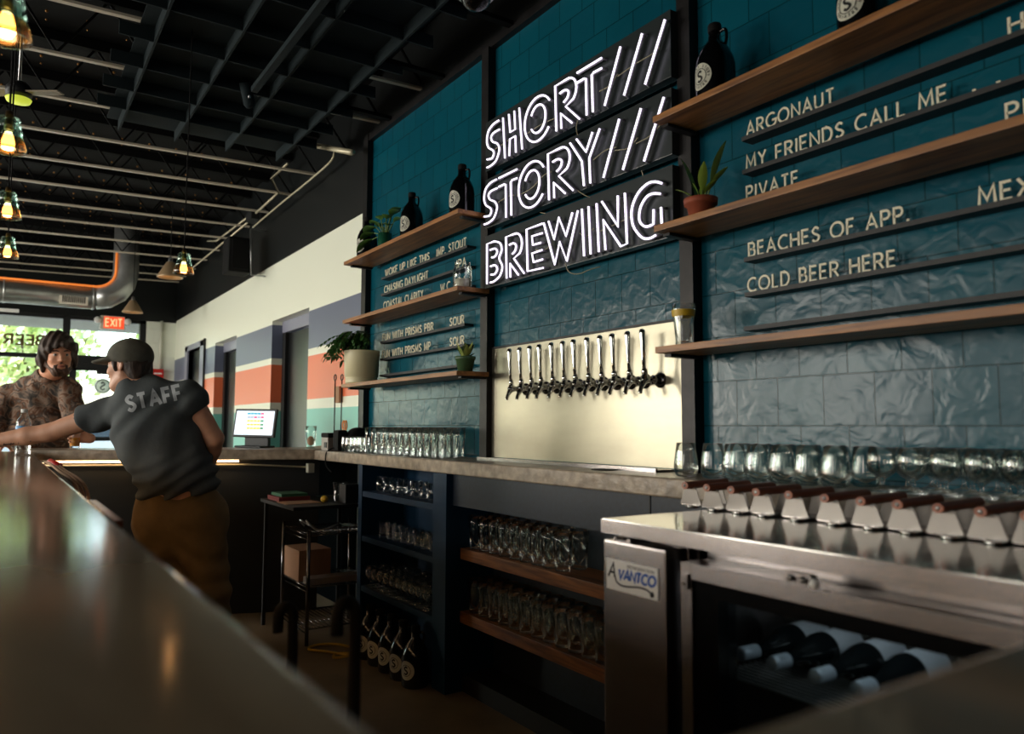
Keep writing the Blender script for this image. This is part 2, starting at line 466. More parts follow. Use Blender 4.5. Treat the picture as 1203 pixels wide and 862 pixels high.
# ------------------------------------------------------------------ mesh helpers
class MB:
    """collects shapes in world coordinates; build() links them as ONE mesh object"""

    def __init__(s):
        s.v, s.f, s.sm, s.mi = [], [], [], []

    def add(s, vs, fs, smooth=False, mi=0):
        o = len(s.v)
        s.v += [tuple(v) for v in vs]
        s.f += [tuple(i + o for i in f) for f in fs]
        s.sm += [smooth] * len(fs)
        s.mi += [mi] * len(fs)
        return s

    def box(s, x0, x1, y0, y1, z0, z1, bev=0.0, mi=0):
        if bev <= 0:
            v = [(x, y, z) for x in (x0, x1) for y in (y0, y1) for z in (z0, z1)]
            return s.add(v, [(0, 1, 3, 2), (4, 6, 7, 5), (0, 4, 5, 1), (2, 3, 7, 6), (0, 2, 6, 4), (1, 5, 7, 3)], mi=mi)
        bm = bmesh.new()
        bmesh.ops.create_cube(bm, size=1)
        for v in bm.verts:
            v.co = Vector(((x0 + x1) / 2 + v.co.x * (x1 - x0), (y0 + y1) / 2 + v.co.y * (y1 - y0), (z0 + z1) / 2 + v.co.z * (z1 - z0)))
        bmesh.ops.bevel(bm, geom=list(bm.edges), offset=bev, segments=2, affect='EDGES', profile=0.7)
        return s.bm(bm, mi=mi)

    def bm(s, bm, smooth=False, mi=0, M4=None):
        bm.verts.index_update()
        vs = [(M4 @ v.co) if M4 else v.co.copy() for v in bm.verts]
        fs = [[v.index for v in f.verts] for f in bm.faces]
        bm.free()
        return s.add(vs, fs, smooth, mi)

    def obox(s, c, ax, ay, az, sx, sy, sz, mi=0):
        """oriented box: centre, three axes, full sizes"""
        c, ax, ay, az = Vector(c), Vector(ax).normalized(), Vector(ay).normalized(), Vector(az).normalized()
        v = [c + ax * (i * sx / 2) + ay * (j * sy / 2) + az * (k * sz / 2) for i in (-1, 1) for j in (-1, 1) for k in (-1, 1)]
        return s.add(v, [(0, 1, 3, 2), (4, 6, 7, 5), (0, 4, 5, 1), (2, 3, 7, 6), (0, 2, 6, 4), (1, 5, 7, 3)], mi=mi)

    def bar(s, a, b, w, h, up=(0, 0, 1), mi=0):
        a, b = Vector(a), Vector(b)
        d = (b - a)
        L = d.length
        d.normalize()
        up = Vector(up)
        side = d.cross(up)
        if side.length < 1e-4:
            side = d.cross(Vector((1, 0, 0)))
        side.normalize()
        u = side.cross(d)
        return s.obox((a + b) / 2, d, side, u, L, w, h, mi)

    def tube(s, pts, r, n=8, cap=True, mi=0):
        pts = [Vector(p) for p in pts]
        rs = r if isinstance(r, (list, tuple)) else [r] * len(pts)
        m = len(pts)
        up = None
        rings = []
        for i, p in enumerate(pts):
            t = (pts[min(i + 1, m - 1)] - pts[max(i - 1, 0)])
            if t.length < 1e-9:
                t = Vector((0, 0, 1))
            t.normalize()
            if up is None:
                up = t.orthogonal().normalized()
            else:
                up = (up - t * up.dot(t))
                up = up.normalized() if up.length > 1e-6 else t.orthogonal().normalized()
            w = t.cross(up)
            k = 1.0
            if 0 < i < m - 1:
                c = (pts[i] - pts[i - 1]).normalized().dot((pts[i + 1] - pts[i]).normalized())
                k = 1.0 / max(0.6, math.sqrt((1 + c) / 2 + 1e-6))
            rings.append([p + (up * math.cos(2 * PI * j / n) + w * math.sin(2 * PI * j / n)) * rs[i] * (k if False else 1.0) for j in range(n)])
        vs = [v for ring in rings for v in ring]
        fs = [(i * n + j, i * n + (j + 1) % n, (i + 1) * n + (j + 1) % n, (i + 1) * n + j) for i in range(m - 1) for j in range(n)]
        if cap:
            fs += [tuple(range(n - 1, -1, -1)), tuple(range((m - 1) * n, m * n))]
        return s.add(vs, fs, True, mi)

    def lathe(s, prof, c=(0, 0, 0), axis=(0, 0, 1), n=20, close=False, mi=0, a0=0.0, a1=2 * PI):
        """prof: (radius, height) pairs"""
        az = Vector(axis).normalized()
        ax = az.orthogonal().normalized() if abs(az.z) < 0.99 else Vector((1, 0, 0))
        ay = az.cross(ax)
        c = Vector(c)
        vs = []
        full = abs(a1 - a0 - 2 * PI) < 1e-6
        nn = n if full else n + 1
        for r, h in prof:
            for j in range(nn):
                a = a0 + (a1 - a0) * j / n
                vs.append(c + az * h + (ax * math.cos(a) + ay * math.sin(a)) * max(r, 1e-5))
        m = len(prof)
        fs = []
        for i in range(m - 1 if not close else m):
            i2 = (i + 1) % m
            for j in range(n):
                j2 = (j + 1) % nn
                fs.append((i * nn + j, i * nn + j2, i2 * nn + j2, i2 * nn + j))
        return s.add(vs, fs, True, mi)

    def prism(s, poly, fn, mi=0):
        """poly: 2-D outline; fn(u, v, side) -> 3-D for side 0/1"""
        n = len(poly)
        vs = [fn(u, v, 0) for u, v in poly] + [fn(u, v, 1) for u, v in poly]
        fs = [tuple(range(n - 1, -1, -1)), tuple(range(n, 2 * n))] + [(i, (i + 1) % n, n + (i + 1) % n, n + i) for i in range(n)]
        return s.add(vs, fs, mi=mi)

    def ball(s, c, r, sc=(1, 1, 1), n=12, mi=0):
        prof = [(math.sin(PI * i / n), -math.cos(PI * i / n)) for i in range(n + 1)]
        vs, m = [], 2 * n
        for rr, h in prof:
            for j in range(m):
                a = 2 * PI * j / m
                vs.append((c[0] + r * sc[0] * rr * math.cos(a), c[1] + r * sc[1] * rr * math.sin(a), c[2] + r * sc[2] * h))
        fs = [(i * m + j, i * m + (j + 1) % m, (i + 1) * m + (j + 1) % m, (i + 1) * m + j) for i in range(n) for j in range(m)]
        return s.add(vs, fs, True, mi)

    def build(s, name, material, parent=None, origin=None, bevel=0.0, kind=None, label=None, cat=None, group=None, fix=True):
        me = bpy.data.meshes.new(name)
        vs = s.v
        if parent is not None:
            off = Vector((0, 0, 0))
            p = parent
            while p is not None:
                off += p.location
                p = p.parent
            loc = Vector((0, 0, 0))
        else:
            if origin is None:
                a = np.array(vs)
                mn, mx = a.min(0), a.max(0)
                origin = ((mn[0] + mx[0]) / 2, (mn[1] + mx[1]) / 2, mn[2])
            off = Vector(origin)
            loc = Vector(origin)
        me.from_pydata([(v[0] - off.x, v[1] - off.y, v[2] - off.z) for v in vs], [], s.f)
        me.polygons.foreach_set('use_smooth', s.sm)
        me.polygons.foreach_set('material_index', s.mi)
        for m_ in (material if isinstance(material, (list, tuple)) else [material]):
            me.materials.append(M[m_] if isinstance(m_, str) else m_)
        if fix:
            bm = bmesh.new()
            bm.from_mesh(me)
            bmesh.ops.remove_doubles(bm, verts=bm.verts, dist=1e-6)
            bmesh.ops.recalc_face_normals(bm, faces=bm.faces)
            bm.to_mesh(me)
            bm.free()
        me.update()
        o = bpy.data.objects.new(name, me)
        COL.objects.link(o)
        o.parent = parent
        o.location = loc
        if bevel:
            b = o.modifiers.new('bevel', 'BEVEL')
            b.width = bevel
            b.segments = 2
            b.limit_method = 'ANGLE'
        return tag(o, label, cat, group, kind)


def tag(o, label=None, cat=None, group=None, kind=None):
    for k, v in (('label', label), ('category', cat), ('group', group), ('kind', kind)):
        if v:
            o[k] = v
    return o


def thing(name, loc, label, cat, group=None, rz=0.0):
    o = bpy.data.objects.new(name, None)
    o.empty_display_size = 0.05
    COL.objects.link(o)
    o.location = loc
    o.rotation_euler = (0, 0, rz)
    return tag(o, label, cat, group)


def kids(o):
    return [c for c in ALLKIDS.get(o.name, [])] or list(o.children)


ALLKIDS = {}


def dup(root, loc, rz=0.0, label=None, group=None):
    r = root.copy()
    COL.objects.link(r)
    r.location = loc
    r.rotation_euler = (0, 0, rz)
    if label:
        r['label'] = label
    if group:
        r['group'] = group
    for ch in list(root.children):
        c = ch.copy()
        COL.objects.link(c)
        c.parent = r
        for g in list(ch.children):
            d = g.copy()
            COL.objects.link(d)
            d.parent = c
    return r


ORD = ['first', 'second', 'third', 'fourth', 'fifth', 'sixth', 'seventh', 'eighth', 'ninth', 'tenth', 'eleventh', 'twelfth', 'thirteenth']


def arc(cx, cz, rx, rz, a0, a1, n=10):
    return [(cx + rx * math.cos(math.radians(a0 + (a1 - a0) * i / n)), cz + rz * math.sin(math.radians(a0 + (a1 - a0) * i / n))) for i in range(n + 1)]


def smooth(pts, n=6):
    """Catmull-Rom through points (tuples of any dimension)"""
    out = []
    m = len(pts)
    for i in range(m - 1):
        p0, p1, p2, p3 = (pts[max(i - 1, 0)], pts[i], pts[i + 1], pts[min(i + 2, m - 1)])
        for k in range(n):
            t = k / n
            out.append(tuple(0.5 * ((2 * b) + (-a + c) * t + (2 * a - 5 * b + 4 * c - d) * t * t + (-a + 3 * b - 3 * c + d) * t ** 3) for a, b, c, d in zip(p0, p1, p2, p3)))
    out.append(tuple(pts[-1]))
    return out


# stroke alphabet: strokes in a box of height 1, and the letter's width
GL = {
    'A': (0.72, [[(0, 0), (0.36, 1), (0.72, 0)], [(0.12, 0.32), (0.6, 0.32)]]),
    'B': (0.56, [[(0, 0), (0, 1), (0.28, 1)] + arc(0.28, 0.76, 0.22, 0.24, 90, -90, 8) + [(0, 0.52)], [(0.28, 0.52)] + arc(0.3, 0.26, 0.26, 0.26, 90, -90, 8) + [(0, 0)]]),
    'C': (0.74, [arc(0.46, 0.5, 0.46, 0.5, 50, 310, 18)]),
    'D': (0.66, [[(0, 0), (0, 1), (0.22, 1)] + arc(0.22, 0.5, 0.44, 0.5, 90, -90, 12) + [(0, 0)]]),
    'E': (0.5, [[(0.5, 1), (0, 1), (0, 0), (0.5, 0)], [(0, 0.52), (0.44, 0.52)]]),
    'F': (0.48, [[(0.48, 1), (0, 1), (0, 0)], [(0, 0.5), (0.42, 0.5)]]),
    'G': (0.8, [arc(0.46, 0.5, 0.46, 0.5, 48, 345, 18) + [(0.9, 0.46), (0.52, 0.46)]]),
    'H': (0.64, [[(0, 0), (0, 1)], [(0.64, 0), (0.64, 1)], [(0, 0.5), (0.64, 0.5)]]),
    'I': (0.06, [[(0.03, 0), (0.03, 1)]]),
    'K': (0.6, [[(0, 0), (0, 1)], [(0.56, 1), (0, 0.42)], [(0.16, 0.58), (0.6, 0)]]),
    'L': (0.46, [[(0, 1), (0, 0), (0.46, 0)]]),
    'M': (0.8, [[(0, 0), (0.06, 1), (0.4, 0.2), (0.74, 1), (0.8, 0)]]),
    'N': (0.66, [[(0, 0), (0, 1), (0.66, 0), (0.66, 1)]]),
    'O': (0.92, [arc(0.46, 0.5, 0.46, 0.5, 90, 450, 24)]),
    'P': (0.54, [[(0, 0), (0, 1), (0.26, 1)] + arc(0.28, 0.73, 0.26, 0.27, 90, -90, 8) + [(0, 0.46)]]),
    'R': (0.58, [[(0, 0), (0, 1), (0.26, 1)] + arc(0.28, 0.74, 0.26, 0.26, 90, -90, 8) + [(0, 0.48)], [(0.26, 0.48), (0.58, 0)]]),
    'S': (0.54, [smooth([(0.5, 0.86), (0.28, 1.0), (0.04, 0.8), (0.16, 0.58), (0.4, 0.46), (0.53, 0.24), (0.28, 0.0), (0.02, 0.16)], 4)]),
    'T': (0.58, [[(0, 1), (0.58, 1)], [(0.29, 1), (0.29, 0)]]),
    'U': (0.62, [[(0, 1), (0, 0.3)] + arc(0.31, 0.31, 0.31, 0.31, 180, 360, 10) + [(0.62, 1)]]),
    'V': (0.68, [[(0, 1), (0.34, 0), (0.68, 1)]]),
    'W': (1.0, [[(0, 1), (0.26, 0), (0.5, 0.86), (0.74, 0), (1.0, 1)]]),
    'X': (0.64, [[(0, 0), (0.64, 1)], [(0, 1), (0.64, 0)]]),
    'Y': (0.64, [[(0, 1), (0.32, 0.48), (0.64, 1)], [(0.32, 0.48), (0.32, 0)]]),
    '.': (0.1, [[(0.05, 0), (0.05, 0.13)]]),
}


def ribbon(pts, w):
    """thick open stroke -> outline quads in 2-D"""
    p = [Vector((a, b)) for a, b in pts]
    L, Rr = [], []
    n = len(p)
    closed = (p[0] - p[-1]).length < 1e-6 and n > 3
    for i in range(n):
        if closed and i in (0, n - 1):
            d0, d1 = (p[-1] - p[-2]).normalized(), (p[1] - p[0]).normalized()
        else:
            d0 = (p[i] - p[i - 1]).normalized() if i else (p[1] - p[0]).normalized()
            d1 = (p[i + 1] - p[i]).normalized() if i < n - 1 else d0
        n0, n1 = Vector((-d0.y, d0.x)), Vector((-d1.y, d1.x))
        m = n0 + n1
        m = m.normalized() if m.length > 1e-4 else n0
        k = min(1.9, 1.0 / max(0.35, m.dot(n0)))
        L.append(p[i] + m * (w / 2 * k))
        Rr.append(p[i] - m * (w / 2 * k))
    return L, Rr


def strokes_mb(mb, strokes, w, fn, mi=0, depth=True):
    """fn(u, v, side)->3-D; side 0 back, 1 front"""
    for st in strokes:
        L, Rr = ribbon(st, w)
        n = len(L)
        if depth:
            vs = [fn(a.x, a.y, 0) for a in L] + [fn(a.x, a.y, 0) for a in Rr] + [fn(a.x, a.y, 1) for a in L] + [fn(a.x, a.y, 1) for a in Rr]
            fs = []
            for i in range(n - 1):
                fs += [(i, i + 1, n + i + 1, n + i), (2 * n + i, 3 * n + i, 3 * n + i + 1, 2 * n + i + 1), (i, 2 * n + i, 2 * n + i + 1, i + 1), (n + i, n + i + 1, 3 * n + i + 1, 3 * n + i)]
            fs += [(0, n, 3 * n, 2 * n), (n - 1, 3 * n - 1, 4 * n - 1, 2 * n - 1)]
        else:
            vs = [fn(a.x, a.y, 1) for a in L] + [fn(a.x, a.y, 1) for a in Rr]
            fs = [(i, n + i, n + i + 1, i + 1) for i in range(n - 1)]
        mb.add(vs, fs, mi=mi)


def layout(text, gap=0.2, space=0.42):
    """-> list of (char, x offset, width) in unit height and total width"""
    x, out = 0.0, []
    for ch in text:
        if ch == ' ':
            x += space
            continue
        w = GL[ch][0]
        out.append((ch, x, w))
        x += w + gap
    return out, x - gap


def subdiv(st, step):
    out = [st[0]]
    for a, b in zip(st[:-1], st[1:]):
        L = math.hypot(b[0] - a[0], b[1] - a[1])
        k = max(1, int(L / step))
        for i in range(1, k + 1):
            out.append((a[0] + (b[0] - a[0]) * i / k, a[1] + (b[1] - a[1]) * i / k))
    return out

# ================================================================== SETTING
D = 2.05          # face of the tiled wall
HALL = 2.09       # face of the striped hall wall
XF = -11.9        # glass front
XE = 2.2
ZC = 3.65
ZT = 3.17         # top of tiles


def struct(name, mb, material, **kw):
    return mb.build(name, material, kind='structure', **kw)


struct('floor', MB().box(XF - 0.1, XE, STREET_Y - 0.1, 2.4, -0.12, 0), 'floor')
struct('ceiling', MB().box(XF - 0.1, XE, STREET_Y - 0.1, 2.4, ZC, ZC + 0.1), 'ceil')
struct('wall_back', MB().box(-4.83, XE, D, D + 0.2, 0, ZT), 'tile', origin=(0, 0, 0))
struct('wall_back_upper', MB().box(-4.83, XE, D + 0.01, D + 0.2, ZT, ZC), 'soffit')
struct('trim_1', MB().box(-4.86, XE, D - 0.035, D + 0.02, ZT - 0.005, ZT + 0.04), 'steelpost')
struct('trim_2', MB().box(-4.86, -4.79, D - 0.04, D + 0.02, 0, ZT + 0.04), 'steelpost')
struct('trim_3', MB().box(-3.30, -3.235, D - 0.045, D, 1.07, ZT), 'steelpost')
struct('trim_4', MB().box(-1.93, -1.868, D - 0.045, D, 1.07, ZT), 'steelpost')
struct('wall_right', MB().box(XE, XE + 0.1, STREET_Y, 2.4, 0, ZC), 'soffit')
# street wall behind the photographer, four window openings
sw = MB()
ops = [(-9.55, -7.65), (-6.55, -4.65), (-3.55, -1.65), (-0.35, 1.55)]
x0 = XF
for a, b in ops:
    sw.box(x0, a, STREET_Y - 0.2, STREET_Y, 0, ZC)
    sw.box(a, b, STREET_Y - 0.2, STREET_Y, 0, 0.9)
    sw.box(a, b, STREET_Y - 0.2, STREET_Y, 2.75, ZC)
    x0 = b
sw.box(x0, XE, STREET_Y - 0.2, STREET_Y, 0, ZC)
struct('wall_street', sw, 'soffit')
for i, (a, b) in enumerate(ops):
    w = MB()
    for xx in (a, (a + b) / 2 - 0.03, b - 0.06):
        w.box(xx, xx + 0.06, STREET_Y - 0.12, STREET_Y - 0.05, 0.9, 2.75)
    for zz in (0.9, 2.0, 2.69):
        w.box(a, b, STREET_Y - 0.11, STREET_Y - 0.06, zz, zz + 0.06)
    struct('window_%d' % (i + 3), w, 'black')

# striped hall wall with two recesses and a framed door
hw = MB()
HT = ZC
DEP = 0.13
segs = [(XF, -10.92, 0, HT), (-10.92, -10.15, 2.22, HT), (-10.15, -9.42, 0, HT), (-9.42, -8.45, 2.195, HT), (-8.45, -7.163, 0, HT),
        (-7.163, -6.14, 2.20, HT), (-6.14, -4.83, 0, HT)]
for a, b, z0, z1 in segs:
    hw.box(a, b, HALL, HALL + 0.3, z0, z1)
struct('wall_hall', hw, 'stripe', origin=(0, 0, 0))
for i, (a, b, zt, y, ins) in enumerate(((-10.92, -10.15, 2.22, HALL + 0.05, 0), (-9.42, -8.45, 2.195, HALL + DEP, 1), (-7.163, -6.14, 2.2, HALL + DEP, 1))):
    d = struct('door_%d' % (i + 2), MB().box(a, b, y, y + 0.05, 0, zt - 0.11 * ins - 0.005), 'doorblack')
    fr = MB()
    if ins:
        fr.box(a, a + 0.09, y - 0.03, y + 0.02, 0, zt).box(b - 0.05, b, y - 0.03, y + 0.02, 0, zt)
        fr.build('door_frame', 'black', d)
        MB().box(a + 0.001, b, y - 0.035, y + 0.05, zt - 0.105, zt).build('door_header', 'lavframe', d)
        MB().tube([(b - 0.2, y - 0.05, 1.0), (b - 0.1, y - 0.05, 1.0)], 0.012).build('door_handle', 'silver', d)
    else:
        e = 0.16
        fr.box(a - e, a, HALL - 0.02, HALL + 0.06, 0, zt + 0.07).box(b, b + e + 0.06, HALL - 0.02, HALL + 0.06, 0, zt + 0.07).box(a - e, b + e + 0.06, HALL - 0.02, HALL + 0.06, zt, zt + 0.07)
        fr.build('door_frame', 'lavframe', d)
        MB().box(b + e + 0.06, b + e + 0.075, HALL - 0.025, HALL + 0.05, 0, zt + 0.08).build('frame_edge', 'black', d)
        MB().ball((b - 0.08, y - 0.04, 1.0), 0.03).build('door_knob', 'silver', d)

# glass front (faces the street at the far end)
struct('wall_far', MB().box(XF - 0.2, XF, 1.70, HALL + 0.3, 0, 2.72), 'block', origin=(0, 0, 0))
struct('wall_far_header', MB().box(XF - 0.2, XF + 0.02, STREET_Y, HALL + 0.3, 2.705, ZC), 'soffit')
struct('wall_far_sill', MB().box(XF - 0.2, XF, STREET_Y, 0.68, 0, 0.25), 'soffit')
w = MB()
for ya, yb in ((0.68, 0.765), (-1.3, -1.22), (-3.0, -2.92), (STREET_Y, STREET_Y + 0.1)):
    w.box(XF - 0.1, XF, ya, yb, 0.2, 2.705)
w.box(XF - 0.1, XF, STREET_Y, 0.68, 2.12, 2.175).box(XF - 0.1, XF, STREET_Y, 0.7, 0.2, 0.3).box(XF - 0.1, XF, STREET_Y, 0.7, 2.66, 2.71)
w1 = struct('window_1', w, 'black')
MB().box(XF - 0.055, XF - 0.05, STREET_Y, 0.68, 0.3, 2.66).build('window_pane', 'pane', w1)
w = MB().box(XF - 0.1, XF, 0.765, 1.7, 2.66, 2.71).box(XF - 0.1, XF, 1.62, 1.70, 2.0, 2.705).box(XF - 0.12, XF, 0.765, 1.7, 2.08, 2.18)
w2 = struct('window_2', w, 'black')
MB().box(XF - 0.055, XF - 0.05, 0.765, 1.62, 2.18, 2.66).build('window_pane', 'pane', w2)


def vinyl(text, y0, z0, hgt, parent, thick=0.2, wscale=1.0):
    """letters on the outside of the glass, so they read mirrored from in here"""
    lay, tot = layout(text, 0.24)
    for ch, x, wd in lay:
        mb = MB()
        strokes_mb(mb, GL[ch][1], thick, lambda u, v, s, x=x: (XF - 0.058 - 0.004 * s, y0 - (x + u) * hgt * wscale, z0 + v * hgt))
        mb.build('window_letter', 'bronze', parent)


vinyl('BEER', 0.47, 2.29, 0.125, w1, 0.2, 1.25)
vinyl('Y', 0.985, 2.33, 0.10, w2, 0.14, 1.0)
vinyl('T', 1.1, 2.36, 0.07, w2, 0.12, 1.0)
d1 = MB().box(XF - 0.08, XF - 0.02, 0.78, 0.86, 0.02, 2.08).box(XF - 0.08, XF - 0.02, 1.53, 1.61, 0.02, 2.08).box(XF - 0.08, XF - 0.02, 0.78, 1.61, 1.975, 2.08).box(XF - 0.08, XF - 0.02, 0.78, 1.61, 0.02, 0.25)
d1 = struct('door_1', d1, 'black')
MB().box(XF - 0.055, XF - 0.05, 0.86, 1.53, 0.25, 1.975).build('door_pane', 'pane', d1)
MB().box(XF - 0.02, XF + 0.03, 0.86, 1.53, 1.02, 1.075).build('push_bar', 'black', d1)
MB().box(XF - 0.02, XF + 0.06, 1.1, 1.45, 1.93, 1.985).build('door_closer', 'black', d1)
lg = MB().lathe([(0.0, 0), (0.105, 0), (0.105, 0.003), (0.0, 0.003)], (XF - 0.062, 1.19, 1.77), (1, 0, 0), 28)
lg = lg.build('door_emblem', 'frosted', d1)
mb = MB()
strokes_mb(mb, [[((u - 0.27), v - 0.5) for u, v in GL['S'][1][0]]], 0.2, lambda u, v, s: (XF - 0.058 + 0.002 * s, 1.19 - u * 0.1, 1.77 + v * 0.1))
strokes_mb(mb, [arc(0, 0, 0.85, 0.85, 0, 360, 24)], 0.1, lambda u, v, s: (XF - 0.058 + 0.002 * s, 1.19 - u * 0.1, 1.77 + v * 0.1))
mb.build('emblem_print', 'inkgrey', lg)

struct('porch_roof_far', MB().box(-14.0, XF - 0.2, -9, 5, 2.745, 2.9), 'porch')
struct('added_sky_shade_roof', MB().box(-14.0, 4, STREET_Y - 3.2, STREET_Y - 0.2, 2.9, 3.05), 'porch')  # unseen roof added to keep sky light off the street windows
struct('added_sky_shade_wall', MB().box(-11, 6, STREET_Y - 7.4, STREET_Y - 7.0, -0.1, 5.0), 'soffit')  # unseen wall added to block the sky seen from the street windows
# outdoors ----------------------------------------------------------
struct('ground', MB().box(-60, XF - 0.2, -40, 40, -0.3, -0.02), 'asphalt')


def tree(loc, h, rad, m, label, seed):
    rnd = random.Random(seed)
    t = thing('street_tree', loc, label, 'tree', 'trees across the street')
    tr = MB().tube([(loc[0], loc[1], loc[2] - 0.1), (loc[0] + 0.1, loc[1], h * 0.3), (loc[0], loc[1] + 0.15, h * 0.6)], [0.16, 0.12, 0.06], 8)
    for k in range(5):
        a = rnd.uniform(0, 2 * PI)
        tr.tube([(loc[0], loc[1], h * 0.35 + k * 0.12 * h * 0.5), (loc[0] + math.cos(a) * rad * 0.6, loc[1] + math.sin(a) * rad * 0.6, h * 0.6 + k * 0.05 * h)], [0.06, 0.02], 6)
    tr.build('trunk', 'bark', t)
    fo = MB()
    for k in range(1900):
        while True:
            q = Vector((rnd.uniform(-1, 1), rnd.uniform(-1, 1), rnd.uniform(-1, 1)))
            if q.length < 1:
                break
        q = q * (0.55 + 0.45 * rnd.random()) if q.length > 0.5 else q
        c = Vector((loc[0] + q.x * rad, loc[1] + q.y * rad, h * 0.6 + q.z * h * 0.42))
        n = Vector((rnd.uniform(-1, 1), rnd.uniform(-1, 1), rnd.uniform(-0.2, 1))).normalized()
        a = n.orthogonal().normalized()
        b = n.cross(a)
        s = rnd.uniform(0.07, 0.17)
        fo.add([c - a * s, c + b * s * 0.55, c + a * s, c - b * s * 0.55], [(0, 1, 2, 3)])
    fo.build('foliage', m, t, fix=False)


tree((-18.5, -2.2, 0), 5.4, 1.8, 'leafout', 'leafy green tree across the street behind the left window', 1)
tree((-22.5, 0.7, 0), 5.0, 1.7, 'leafout2', 'yellow-green tree outside behind the standing man in the camouflage-like shirt', 2)
tree((-19.0, 3.6, 0), 4.6, 1.6, 'leafout', 'green tree outside seen through the glass door', 3)
# parked car, seen low through the door glass
cx, cy = -16.6, 1.7
car = thing('parked_car', (cx, cy, 0), 'white car parked outside, seen low through the glass door', 'car')
prof = [(-2.1, 0.35), (-2.1, 0.75), (-1.95, 0.88), (-1.0, 0.98), (-0.45, 1.38), (0.9, 1.42), (1.55, 1.0), (2.05, 0.92), (2.12, 0.4)]
MB().prism(prof, lambda u, v, s: (cx + (0.82 if s else -0.82), cy + u, v)).build('car_body', 'carpaint', car, bevel=0.06)
MB().prism([(-0.86, 1.02), (-0.42, 1.33), (0.85, 1.37), (1.35, 1.02)], lambda u, v, s: (cx + (0.825 if s else -0.825), cy + u, v)).build('side_window', 'carglass', car)
for u in (-1.35, 1.3):
    for sx in (-0.75, 0.75):
        MB().lathe([(0.05, -0.1), (0.32, -0.1), (0.34, 0), (0.32, 0.1), (0.05, 0.1)], (cx + sx, cy + u, 0.32), (1, 0, 0), 20).build('wheel', 'rubber', car)

# joists and deck screws -------------------------------------------------
JX = [-4.1, -4.72, -5.37, -6.02, -6.68, -7.37, -8.02, -8.65, -9.32, -9.96, -10.62, -11.24, -11.75]
j0 = None
for i, jx in enumerate(JX):
    if j0 is None:
        j0 = thing('steel_joist', (0, 0, 3.2), 'black open-web steel joist with daylight sheen painted on its bottom edge under the black deck', 'joist', 'ceiling joists')
        lo = MB()
        ya, yb = STREET_Y + 0.02, 2.08
        lo.add([(x, y, z + 0.025 * y) for x in (-0.016, 0.016) for y in (ya, yb) for z in (3.222, 3.236)], [(0, 1, 3, 2), (4, 6, 7, 5), (0, 4, 5, 1), (2, 3, 7, 6), (0, 2, 6, 4), (1, 5, 7, 3)])
        lo.build('bottom_chord', 'joist', j0)  # pale chord colour paints in the daylight reflected by black steel
        MB().box(-0.03, 0.03, ya, yb, 3.58, 3.645).build('top_chord', 'joistweb', j0)
        wb = MB()
        n = 14
        for k in range(n):
            y1 = ya + (yb - ya) * k / n
            y2 = ya + (yb - ya) * (k + 0.5) / n
            y3 = ya + (yb - ya) * (k + 1) / n
            wb.bar((0, y1, 3.237 + 0.025 * y1), (0, y2, 3.6), 0.012, 0.012)
            wb.bar((0, y2, 3.6), (0, y3, 3.237 + 0.025 * y3), 0.012, 0.012)
        wb.build('web', 'joistweb', j0)
        o = j0
        o.location.x = jx
    else:
        o = dup(j0, (jx, 0, 3.2))
sc = MB()
for jx in [-5.05, -5.7, -6.35, -7.02, -7.7, -8.33, -8.98, -9.64, -10.3]:
    for k in range(12):
        for dz in (0.02, 0.07):
            sc.ball((jx + 0.08 * dz, -0.5 + k * 0.21, 3.54 + dz), 0.0095 if dz > 0.05 else 0.006, n=4)
sc.build('deck_screws', 'brass', kind='stuff', label='rows of small brass screw tips under the black ceiling deck', cat='screws')

# egg-crate acoustic baffles
bg = thing('acoustic_baffle_grid', (-3.2, 1.0, 3.14), 'dark felt egg-crate baffle grid hanging under the ceiling', 'ceiling baffle')
GY = [0.573, 0.914, 1.247, 1.60]
GX = [-5.1, -4.79, -4.445, -4.1, -3.735, -3.38, -3.04, -2.7, -2.36, -2.0, -1.66, -1.3]
for y in GY:
    MB().box(-5.49, -1.1, y - 0.006, y + 0.006, 3.14, 3.213).build('long_baffle', 'baffle', bg)
for x in GX:
    MB().box(x - 0.006, x + 0.006, 0.41, 1.76, 3.145, 3.213).build('cross_baffle', 'baffle', bg)
for x in GX[2:9:2]:
    MB().box(x - 0.02, x + 0.02, 1.6, D, 3.19, 3.212).build('hanger_channel', 'joistweb', bg)
MB().box(-5.49, -1.1, 0.5, 1.68, 3.213, 3.219).build('backing_felt', 'baffle', bg)

# ================================================================== BAR, COUNTERS, CABINETS
HC = 1.07
FZ = 1.076
bar = thing('bar_counter', (-2.6, -0.1, 0), 'long polished L-shaped bar top in the blurred foreground at left', 'bar counter')
YI, XI = 0.175, -0.285
out = [(-5.6, -0.42), (0.25, -0.42), (0.25, 2.04), (XI, 2.04)] + [(XI - 0.09 + 0.09 * math.cos(a), YI + 0.09 - 0.09 * math.sin(a)) for a in [i * PI / 2 / 8 for i in range(9)]] + [(-5.62, YI)]
bm = MB().prism(out, lambda u, v, s: (u, v, HC - 0.055 + 0.055 * s))
bm.build('bar_top', 'bartop', bar, bevel=0.012)
MB().box(-5.5, XI + 0.1, -0.14, 0.02, 0.0, HC - 0.055).box(0.0, 0.12, 0.02, 1.9, 0, HC - 0.055).build('bar_front', 'bardie', bar)
MB().box(-5.4, -0.5, -0.02, 0.12, 0.86, 0.88).build('under_shelf', 'steel', bar)
MB().box(-5.3, -0.5, 0.135, 0.147, HC - 0.068, HC - 0.056).build('led_strip', 'led', bar)

